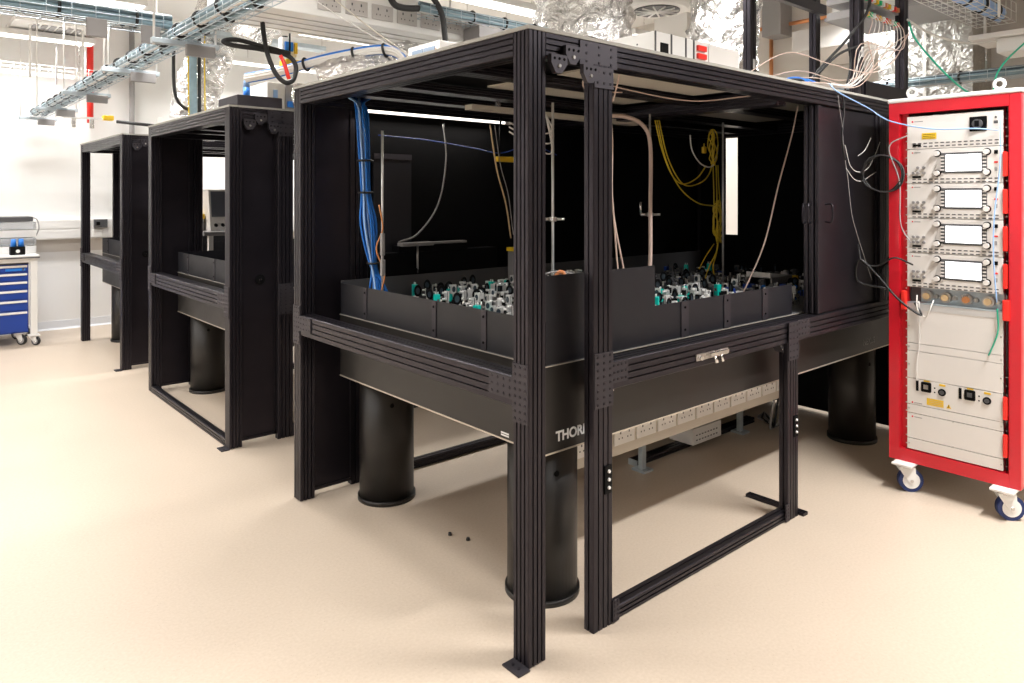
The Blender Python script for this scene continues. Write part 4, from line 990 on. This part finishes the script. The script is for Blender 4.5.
# vertical cables behind the middle enclosure
for k, (x, y, m_, r) in enumerate(((.27, Y2 + 2.0, 'black_rubber', .014), (.40, Y2 + 2.0, 'bluegrey_cable', .035), (.455, Y2 + 2.0, 'black_rubber', .014), (.36, Y2 + 1.98, 'yellow_cable', .006), (.50, Y2 + 2.0, 'yellow_cable', .006))):
    if k == 0: pts = [(x - .02, y, 2.95), (x - .02, y, 2.5), (x + .02, y, 2.33), (x + .12, y, 2.27), (x + .2, y, 2.26)]
    else: pts = [(x, y, 2.95), (x, y, 2.6), (x + .005, y, 2.2)]
    cable('cable', pts, r, m_, ('black hose curving down behind the middle enclosure', 'fat blue grey cable drop behind the middle enclosure', 'straight black cable beside the fat blue grey drop', 'thin yellow cable left of the fat blue grey drop', 'thin yellow cable right of the fat blue grey drop')[k], n=10)
single('unistrut', MB().rbox(.05, 1.6, Y2 + 1.93, Y2 + 2.07, 2.93, 2.97, .004), 'galvanised', 'galvanised bar from which cables drop behind the middle enclosure', 'bar', (.8, Y2 + 2, 2.95))
# service beam with sockets over the gap between the enclosures
t = thing('service_beam', (.6, 2.35, 2.57), 'long white service beam with double sockets hanging behind near enclosure', 'service beam')
MB().rbox(-.16, 1.55, 2.10, 2.62, 2.57, 2.78, .006).obj('casing', 'white_paint', t)
mb = MB()
for q in (2.22, 2.33, 2.44, 2.55): mb.box(-.14, 1.53, q, q + .008, 2.566, 2.571)
mb.obj('seam', 'unit_shade', t)
for k in range(7):
    x = .28 + k * .175
    mb = MB().m('unit_shade').rbox(x, x + .145, 2.09, 2.10, 2.61, 2.70, .003).m('dark_grey')
    for sx in (.04, .10):
        mb.box(x + sx - .004, x + sx + .004, 2.088, 2.091, 2.665, 2.68)
        for dx in (-.014, .01): mb.box(x + sx + dx, x + sx + dx + .005, 2.088, 2.091, 2.635, 2.643)
    mb.obj('double_socket', None, t)
for x in (.1, 1.4): MB().cyl((x, 2.36, 2.78), (x, 2.36, CEIL), .008, 8).obj('rod', 'white_paint', t)
t = thing('isolator_switch', (.36, 2.75, 2.45), 'blue isolator switch with yellow tag below the white service beam', 'switch')
MB().rbox(.33, .43, 2.70, 2.76, 2.44, 2.56, .004).obj('back_box', 'white_paint', t); MB().rbox(.345, .40, 2.685, 2.70, 2.47, 2.53, .004).obj('switch_plate', 'blue_cable', t); MB().box(.41, .43, 2.69, 2.70, 2.46, 2.53).obj('tag', 'yellow', t); MB().cyl((.36, 2.73, 2.56), (.36, 2.73, 2.57), .02, 10).obj('gland', 'black_matt', t)
t = thing('cable_saddle', (.36, 2.6, 2.36), 'yellow cable saddle where blue and white cables meet above middle enclosure', 'saddle')
MB().rbox(.30, .46, 2.58, 2.68, 2.352, 2.40, .01).obj('saddle', 'yellow', t); MB().cyl((.35, 2.63, 2.40), (.35, 2.63, 2.57), .006, 8).obj('rod', 'black_matt', t)
# blue and white bundle running towards the near enclosure roof
t = thing('cable_bundle', (.25, 2.5, 2.3), 'blue and white cable bundle sloping up over the gap between enclosures', 'cable bundle')
for k in range(9):
    a = 2 * math.pi * k / 9; ox, oz = .022 * math.cos(a), .022 * math.sin(a)
    MB().tube([(.13 + ox, 2.75, 2.28 + oz), (.26 + ox, 2.55, 2.31 + oz), (.45, 2.3 + ox, 2.38 + oz), (.66, 2.05 + ox, 2.42 + oz), (.74 + ox, 1.92 + ox, 2.36 + oz), (.72 + ox, 1.78, 2.20 + oz), (.70 + ox, 1.70, 2.108)], .010, 6, 6).obj('cable', 'blue_cable' if k in (3, 7) else 'white_cable', t)
for p in ((.36, 2.42, 2.345), (.56, 2.18, 2.40), (.68, 2.03, 2.415)): MB().ring(p, (.6, -.75, .2), .038, .008, 18, 6).obj('tie', 'tie_black', t)
# black hoses
cable('hose', [(.10, 2.45, 2.60), (.11, 2.45, 2.5), (.13, 2.44, 2.38), (.17, 2.42, 2.27), (.22, 2.4, 2.22), (.27, 2.4, 2.24), (.29, 2.41, 2.33), (.24, 2.43, 2.39), (.10, 2.46, 2.41), (-.05, 2.5, 2.42), (-.10, 2.52, 2.44), (-.03, 2.5, 2.455), (.10, 2.46, 2.43), (.26, 2.42, 2.40)], .014, 'black_rubber', 'thick black hose looping beside the white beam', n=10)
cable('cable', [(.20, 2.42, 2.38), (.215, 2.40, 2.33), (.23, 2.39, 2.27), (.24, 2.39, 2.24)], .012, 'bright_red', 'short red cable inside the black hose loop')
for k, (pa, pb, r) in enumerate((((.27, 2.05, 2.72), (.86, 1.82, 2.30), .006), ((.12, 2.06, 2.70), (.80, 1.84, 2.34), .005))):
    cable('cable', [pa, tuple((Vector(pa) + Vector(pb)) / 2 - Vector((0, 0, .02))), pb], r * .6, 'cream_panel' if k == 0 else 'white_cable', 'thin %s cable slanting down in front of the foil duct' % ('beige' if k == 0 else 'white'))
# teal tray with cables right of the service beam
tray('wire_cable_tray', 'x', .95, 2.0, 2.02, 2.66, .16, .06, 'galvanised', 'short galvanised wire tray above the nearest enclosure left of foil duct')
bundle('x', .9, 2.0, 2.0, 2.71, .034, 'bluegrey_cable', 'blue grey bundle in the short tray left of the foil duct', 4)
single('grey_box', MB().rbox(1.32, 1.52, 1.93, 2.1, 2.55, 2.65, .004), 'grey_box', 'grey junction box below the short tray left of foil duct', 'box', (1.42, 2, 2.55))
cable('hose', [(.78, 1.98, 2.82), (.93, 1.96, 2.80), (1.02, 1.93, 2.68), (1.03, 1.90, 2.50), (1.02, 1.87, 2.36)], .018, 'black_rubber', 'thick black hose dropping from the short tray to the roof', n=10)
cable('hose', [(.68, 2.0, 2.80), (.71, 1.99, 2.70), (.78, 1.99, 2.68), (.92, 2.0, 2.70)], .020, 'black_rubber', 'thick black hose stub hooked at the end of the short tray', n=10)
# ---------------------------------------------------------------- foil ducts
def foil(name, pts, r, label, mat='foil', cr=.13, sub=14, n=56):
    return single(name, MB().tube(pts, r, n, sub, crumple=cr), mat, label, 'duct', pts[0])
foil('foil_duct', [(2.62, 2.20, 3.79), (2.60, 2.20, 3.3), (2.56, 2.19, 2.8), (2.54, 2.17, 2.5), (2.54, 2.17, 2.2)], .37, 'big crumpled silver foil duct rising just behind the enclosure corner')
foil('foil_duct', [(3.12, 1.22, 3.79), (3.10, 1.22, 3.2), (3.04, 1.24, 2.7), (3.02, 1.25, 2.35), (3.02, 1.25, H + .01)], .245, 'crumpled silver foil duct standing behind the roof instrument with red clips')
foil('foil_duct', [(.72, 4.95, 3.35), (.66, 4.95, 2.95), (.58, 4.95, 2.65), (.50, 4.95, 2.40), (.48, 4.95, 2.05)], .19, 'slanting silver foil duct behind the rear of the middle enclosure')
foil('foil_duct', [(.62, 3.35, 3.2), (.55, 3.3, 2.9), (.42, 3.3, 2.75), (.36, 3.32, 2.62)], .13, 'small silver foil elbow left of the white service beam')
foil('foil_duct', [(1.0, 2.22, 2.40), (.88, 2.20, 2.38), (.72, 2.20, 2.33), (.56, 2.22, 2.28), (.40, 2.30, 2.21)], .13, 'silver foil duct sloping under the service beam towards middle enclosure', cr=.2)
foil('foil_duct', [(.66, 2.05, 2.16), (.54, 2.15, 2.15), (.40, 2.25, 2.14), (.26, 2.35, 2.12)], .085, 'low crumpled foil hose lying between the two enclosure roofs', cr=.2)
# foil clad rectangular duct near the right wall
mb = MB(); xs = [5.0, 5.45]; ys = [.28, .90]
for (p, q) in (((5.0, .28), (5.0, .90)), ((5.0, .28), (5.45, .28))):
    pass
def crumple_box(x0, x1, y0, y1, z0, z1, n, amp):
    mb = MB(); bmesh.ops.create_cube(mb.bm, size=1)
    bmesh.ops.subdivide_edges(mb.bm, edges=mb.bm.edges[:], cuts=n, use_grid_fill=True)
    for v in mb.bm.verts:
        p = Vector((x0 + (v.co.x + .5) * (x1 - x0), y0 + (v.co.y + .5) * (y1 - y0), z0 + (v.co.z + .5) * (z1 - z0)))
        d = noise.noise(p * 6) + .6 * noise.noise(p * 15)
        v.co = p + Vector((d * amp, d * amp * .6, 0))
    return mb
t = thing('foil_clad_duct', (5.2, .6, 2.0), 'dull silver foil clad rectangular duct with white tape above the red rack', 'duct')
crumple_box(5.0, 5.45, .22, .95, 1.9, CEIL - .005, 18, .018).obj('cladding', 'foil_dull', t)
MB().box(4.978, 4.985, .56, .585, 1.9, CEIL - .01).obj('tape', 'white_cable', t)
foil('foil_duct', [(4.72, .95, 1.9), (4.70, .93, 2.2), (4.66, .92, 2.36), (4.60, .95, 2.40)], .13, 'small foil sleeve just left of the foil clad duct', 'foil_dull')
# right hand trays
tray('wire_cable_tray', 'x', 2.6, 4.3, -.13, 2.74, .24, .13, 'white_paint', 'white wire tray with white cables high above the red rack')
bundle('x', 2.6, 4.25, -.16, 2.80, .05, 'lightblue_cable', 'pale blue white cable bundle in the white wire tray', 6)
for x in (2.85, 3.85): single('hanging_rod', MB().cyl((x, -.27, 2.70), (x, -.27, CEIL), .008, 8), 'white_paint', 'white threaded rod holding the white wire tray, %s one' % ('nearer' if x < 3 else 'farther'), 'rod', (x, -.27, 2.7))
t = thing('tray_end_box', (4.2, -.3, 2.5), 'bright white box at the end of the white wire tray', 'box')
MB().rbox(4.05, 4.35, -.45, -.20, 2.50, 2.60, .01).obj('housing', 'white_paint', t); MB().rbox(4.0, 4.4, -.55, -.05, 2.60, 2.635, .004).obj('bracket', 'unit_white', t)
for yy_ in (-.48, -.12): MB().cyl((4.1, yy_, 2.635), (4.1, yy_, CEIL), .008, 8).obj('rod', 'white_paint', t)
tray('wire_cable_tray', 'y', -.6, 1.45, 4.55, 2.40, .16, .06, 'galvanised', 'galvanised wire tray crossing in front of the foil clad duct')
bundle('y', -.6, 1.45, 4.55, 2.44, .04, 'bluegrey_cable', 'blue grey bundle in the tray crossing the foil clad duct', 4)
single('hanging_rod', MB().cyl((4.55, .0, 2.39), (4.55, .0, CEIL), .006, 8), 'steel', 'thin rod holding the tray that crosses the foil duct', 'rod', (4.55, 0, 2.39))
single('hanging_rod', MB().cyl((4.55, 1.3, 2.39), (4.55, 1.3, CEIL), .006, 8), 'steel', 'thin rod holding the crossing tray at its left end', 'rod', (4.55, 1.3, 2.39))
t = thing('fan_unit', (4.2, .55, 3.0), 'white boxy air unit hanging at the top right above the red rack', 'air unit')
MB().rbox(3.7, 4.3, .30, .75, 2.86, 3.2, .006).obj('casing', 'white_paint', t); MB().rbox(3.68, 4.32, .05, .80, 2.835, 2.86, .004).obj('base_plate', 'grey_box', t); MB().rbox(3.72, 3.9, .10, .28, 2.87, 3.05, .004).obj('control_box', 'grey_plastic', t)
for x in (3.75, 4.25): MB().cyl((x, .5, 3.2), (x, .5, CEIL), .008, 8).obj('rod', 'steel', t)
cable('cable', [(3.22, .05, 2.64), (3.5, .0, 2.58), (3.8, -.1, 2.55), (4.05, -.2, 2.58)], .007, 'white_cable', 'white cable swagging from the rack post to the wire tray end')
# round diffuser on a bulkhead
t = thing('round_diffuser', (3.5, 2.2, 3.1), 'round white ceiling diffuser with dark vanes above the roof instrument', 'diffuser')
MB().cyl((3.5, 2.2, 3.16), (3.5, 2.2, 3.22), .26, 40, .30).obj('rim', 'white_paint', t)
MB().cyl((3.5, 2.2, 3.15), (3.5, 2.2, 3.16), .20, 36).obj('core', 'dark_grey', t)
for k in range(6):
    a = math.pi * k / 6; d = Vector((math.cos(a), math.sin(a), 0)) * .19
    MB().cyl(Vector((3.5, 2.2, 3.145)) - d, Vector((3.5, 2.2, 3.145)) + d, .008, 6).obj('vane', 'white_paint', t)
MB().cyl((3.5, 2.2, 3.22), (3.5, 2.2, CEIL), .22, 32).obj('neck', 'white_paint', t)
t = thing('wall_conduit', (5.95, 2.5, 2.0), 'copper pipe on the right wall with a branch running down', 'pipe')
MB().cyl((5.95, 1.2, 3.44), (5.95, 3.0, 3.44), .022, 12).obj('run', 'copper', t); MB().cyl((5.95, 2.5, 1.5), (5.95, 2.5, 3.44), .022, 12).obj('branch', 'copper', t)
single('wall_box', MB().rbox(5.75, 6.0, 2.28, 2.50, 3.30, 3.9 - .11, .006), 'grey_box', 'grey metal box high on the right wall beside copper pipe', 'box', (5.9, 2.4, 3.3))
single('bulkhead', MB().rbox(5.0, 5.98, 1.05, 1.75, 2.92, 3.12, .006), 'unit_white', 'pale hanging bulkhead seen between the black rack posts', 'bulkhead', (5.5, 1.4, 2.92))
for k, (px_, py0, py1) in enumerate(((620, 0, 40), (640, 0, 34), (550, 0, 30), (502, 0, 26))):
    a = at(px_, py1, X=2.9 + .4 * (k % 2)); single('drop_wire', MB().cyl((a.x, a.y + .6, 2.4), (a.x, a.y + .6, CEIL), .004, 6), 'steel', 'thin steel drop wire behind enclosure roof, %s from right' % nm[(1, 0, 2, 3)[k]], 'wire', (a.x, a.y + .6, 2.4))

# ---------------------------------------------------------------- trolley and scope seen through the middle enclosure
t = thing('trolley', (.9, 4.92, 0), 'white legged trolley standing between the middle and farthest enclosures', 'trolley')
MB().rbox(.48, 1.25, 4.66, 5.16, 1.20, 1.235, .004).obj('shelf', 'grey_box', t)
for x in (.53, 1.19):
    for y in (4.69, 5.09): MB().rbox(x, x + .04, y, y + .04, 0, 1.2, .003).obj('leg', 'white_paint', t)
MB().rbox(.54, 1.23, 4.70, 5.12, .86, .89, .003).obj('lower_shelf', 'dark_grey', t)
t = thing('oscilloscope', (.85, 4.9, 1.235), 'grey oscilloscope with dark screen on the trolley, seen through the middle enclosure', 'oscilloscope')
mb = MB().prism([(4.78, 1.235), (4.84, 1.60), (5.02, 1.60), (5.06, 1.235)], 'x', .575, .95); mb.obj('housing', 'unit_white', t)
mb = MB().prism([(4.7966, 1.36), (4.8325, 1.585), (4.829, 1.585), (4.793, 1.36)], 'x', .59, .935); mb.obj('screen', 'screen_grey', t)
for x in (.62, .68, .74, .82, .88): MB().cyl((x, 4.79, 1.29), (x, 4.765, 1.285), .014, 14).obj('knob', 'black_matt', t)
cable('cable', [(.86, 4.9, 1.60), (.865, 4.9, 1.75), (.84, 4.9, 1.9), (.87, 4.88, 2.1), (.85, 4.8, 2.4)], .006, 'black_rubber', 'black lead rising from the top of the oscilloscope')
cable('cable', [(.80, 4.77, 1.26), (.74, 4.70, 1.15), (.80, 4.64, 1.0), (.9, 4.62, .92)], .006, 'grey_plastic', 'grey lead hanging below the oscilloscope trolley shelf')
t = thing('yellow_case', (.52, 5.0, 1.235), 'small yellow case at the left of the oscilloscope', 'case')
MB().rbox(.49, .56, 4.9, 5.1, 1.235, 1.34, .005).obj('body', 'grey_box', t); MB().rbox(.485, .565, 4.895, 5.105, 1.34, 1.385, .005).obj('lid', 'yellow', t)

# ---------------------------------------------------------------- workbench and blue drawers at the left wall
BX1 = -.37
t = thing('workbench', (-1.1, 7.5, 0), 'white workbench on castors against the far left wall', 'workbench')
MB().m('worktop').rbox(-2.0, BX1, 7.12, 7.88, .905, .935, .003).obj('worktop', None, t)
MB().box(-2.0, BX1, 7.117, 7.121, .905, .918).obj('edge_strip', 'dark_grey', t)
MB().rbox(-1.98, BX1 - .02, 7.16, 7.20, .86, .905, .003).obj('apron', 'white_paint', t)
for x in (BX1 - .075, -1.98):
    for y in (7.15, 7.80): MB().rbox(x, x + .06, y, y + .06, .11, .905, .003).obj('leg', 'white_paint', t)
for x in (BX1 - .045, -1.95):
    for y in (7.18, 7.83): castor(x, y, t, .042, .11, 'black_rubber', 'grey_plastic', .028)
d = thing('drawer_cabinet', (-.75, 7.45, 0), 'blue drawer cabinet on castors under the white workbench', 'drawer cabinet')
DX0, DX1, DY0, DY1 = -1.05, -.455, 7.21, 7.78
MB().rbox(DX0, DX1, DY0 + .02, DY1, .13, .84, .004).obj('carcass', 'blue_paint', d)
MB().rbox(DX0, DX1, DY0 + .0, DY1, .84, .87, .004).obj('top_rim', 'dark_grey', d)
zs = [.775, .70, .615, .53, .425, .315, .13]
zt = .838
for k, z in enumerate((.755, .67, .58, .475, .36, .14)):
    f = MB().rbox(DX0 + .01, DX1 - .012, DY0, DY0 + .02, z + .006, zt, .003).obj('drawer', 'blue_paint', d)
    MB().rbox(DX0 + .012, DX1 - .014, DY0 - .014, DY0, zt - .03, zt - .008, .003).obj('handle', 'white_paint', f); zt = z
MB().box(DX1 - .2, DX1 - .03, DY0 - .016, DY0 - .0, .775, .80).obj('lock_panel', 'blue_cable', d)
MB().cyl((DX1 - .05, DY0 - .02, .79), (DX1 - .05, DY0 - .016, .79), .011, 12).obj('lock', 'chrome', d)
for x in (DX0 + .07, DX1 - .07):
    for y in (DY0 + .08, DY1 - .08): castor(x, y, d, .05, .13, 'black_rubber', 'grey_plastic', .03)
t = thing('pen_holder', (-.54, 7.3, .935), 'black block holding two blue capped bottles on the workbench', 'holder')
MB().rbox(-.61, -.48, 7.24, 7.34, .935, 1.02, .006).obj('block', 'black_matt', t)
for x in (-.578, -.512): MB().cyl((x, 7.29, 1.02), (x, 7.29, 1.10), .028, 16, .02).obj('cap', 'blue_cable', t)
MB().cyl((-.545, 7.238, .975), (-.545, 7.242, .975), .018, 14).obj('dial', 'white_paint', t)
t = thing('drawer_organiser', (-.7, 7.55, .935), 'clear drawer organiser with black lid at the back of the workbench', 'organiser')
for k in range(4): MB().rbox(-1.5, -.36, 7.42, 7.72, .937 + k * .085, 1.015 + k * .085, .006).obj('drawer', 'clear_plastic' if k % 2 else 'white_paint', t)
MB().rbox(-1.5, -.39, 7.40, 7.73, 1.277, 1.325, .006).obj('lid', 'dark_grey', t)
cable('cable', [(-.40, 7.45, 1.32), (-.35, 7.45, 1.29), (-.335, 7.44, 1.20), (-.36, 7.44, 1.12)], .006, 'grey_plastic', 'grey cord curling at the right end of the drawer organiser')

for k, (x, y) in enumerate(((.362, .932), (.395, .84))):
    single('floor_fixing', MB().cyl((x, y, 0), (x, y, .012), .010, 12, .007), 'black_rubber', 'tiny black bolt end on the floor under the near table, %s one' % ('left', 'right')[k], 'bolt', (x, y, 0))
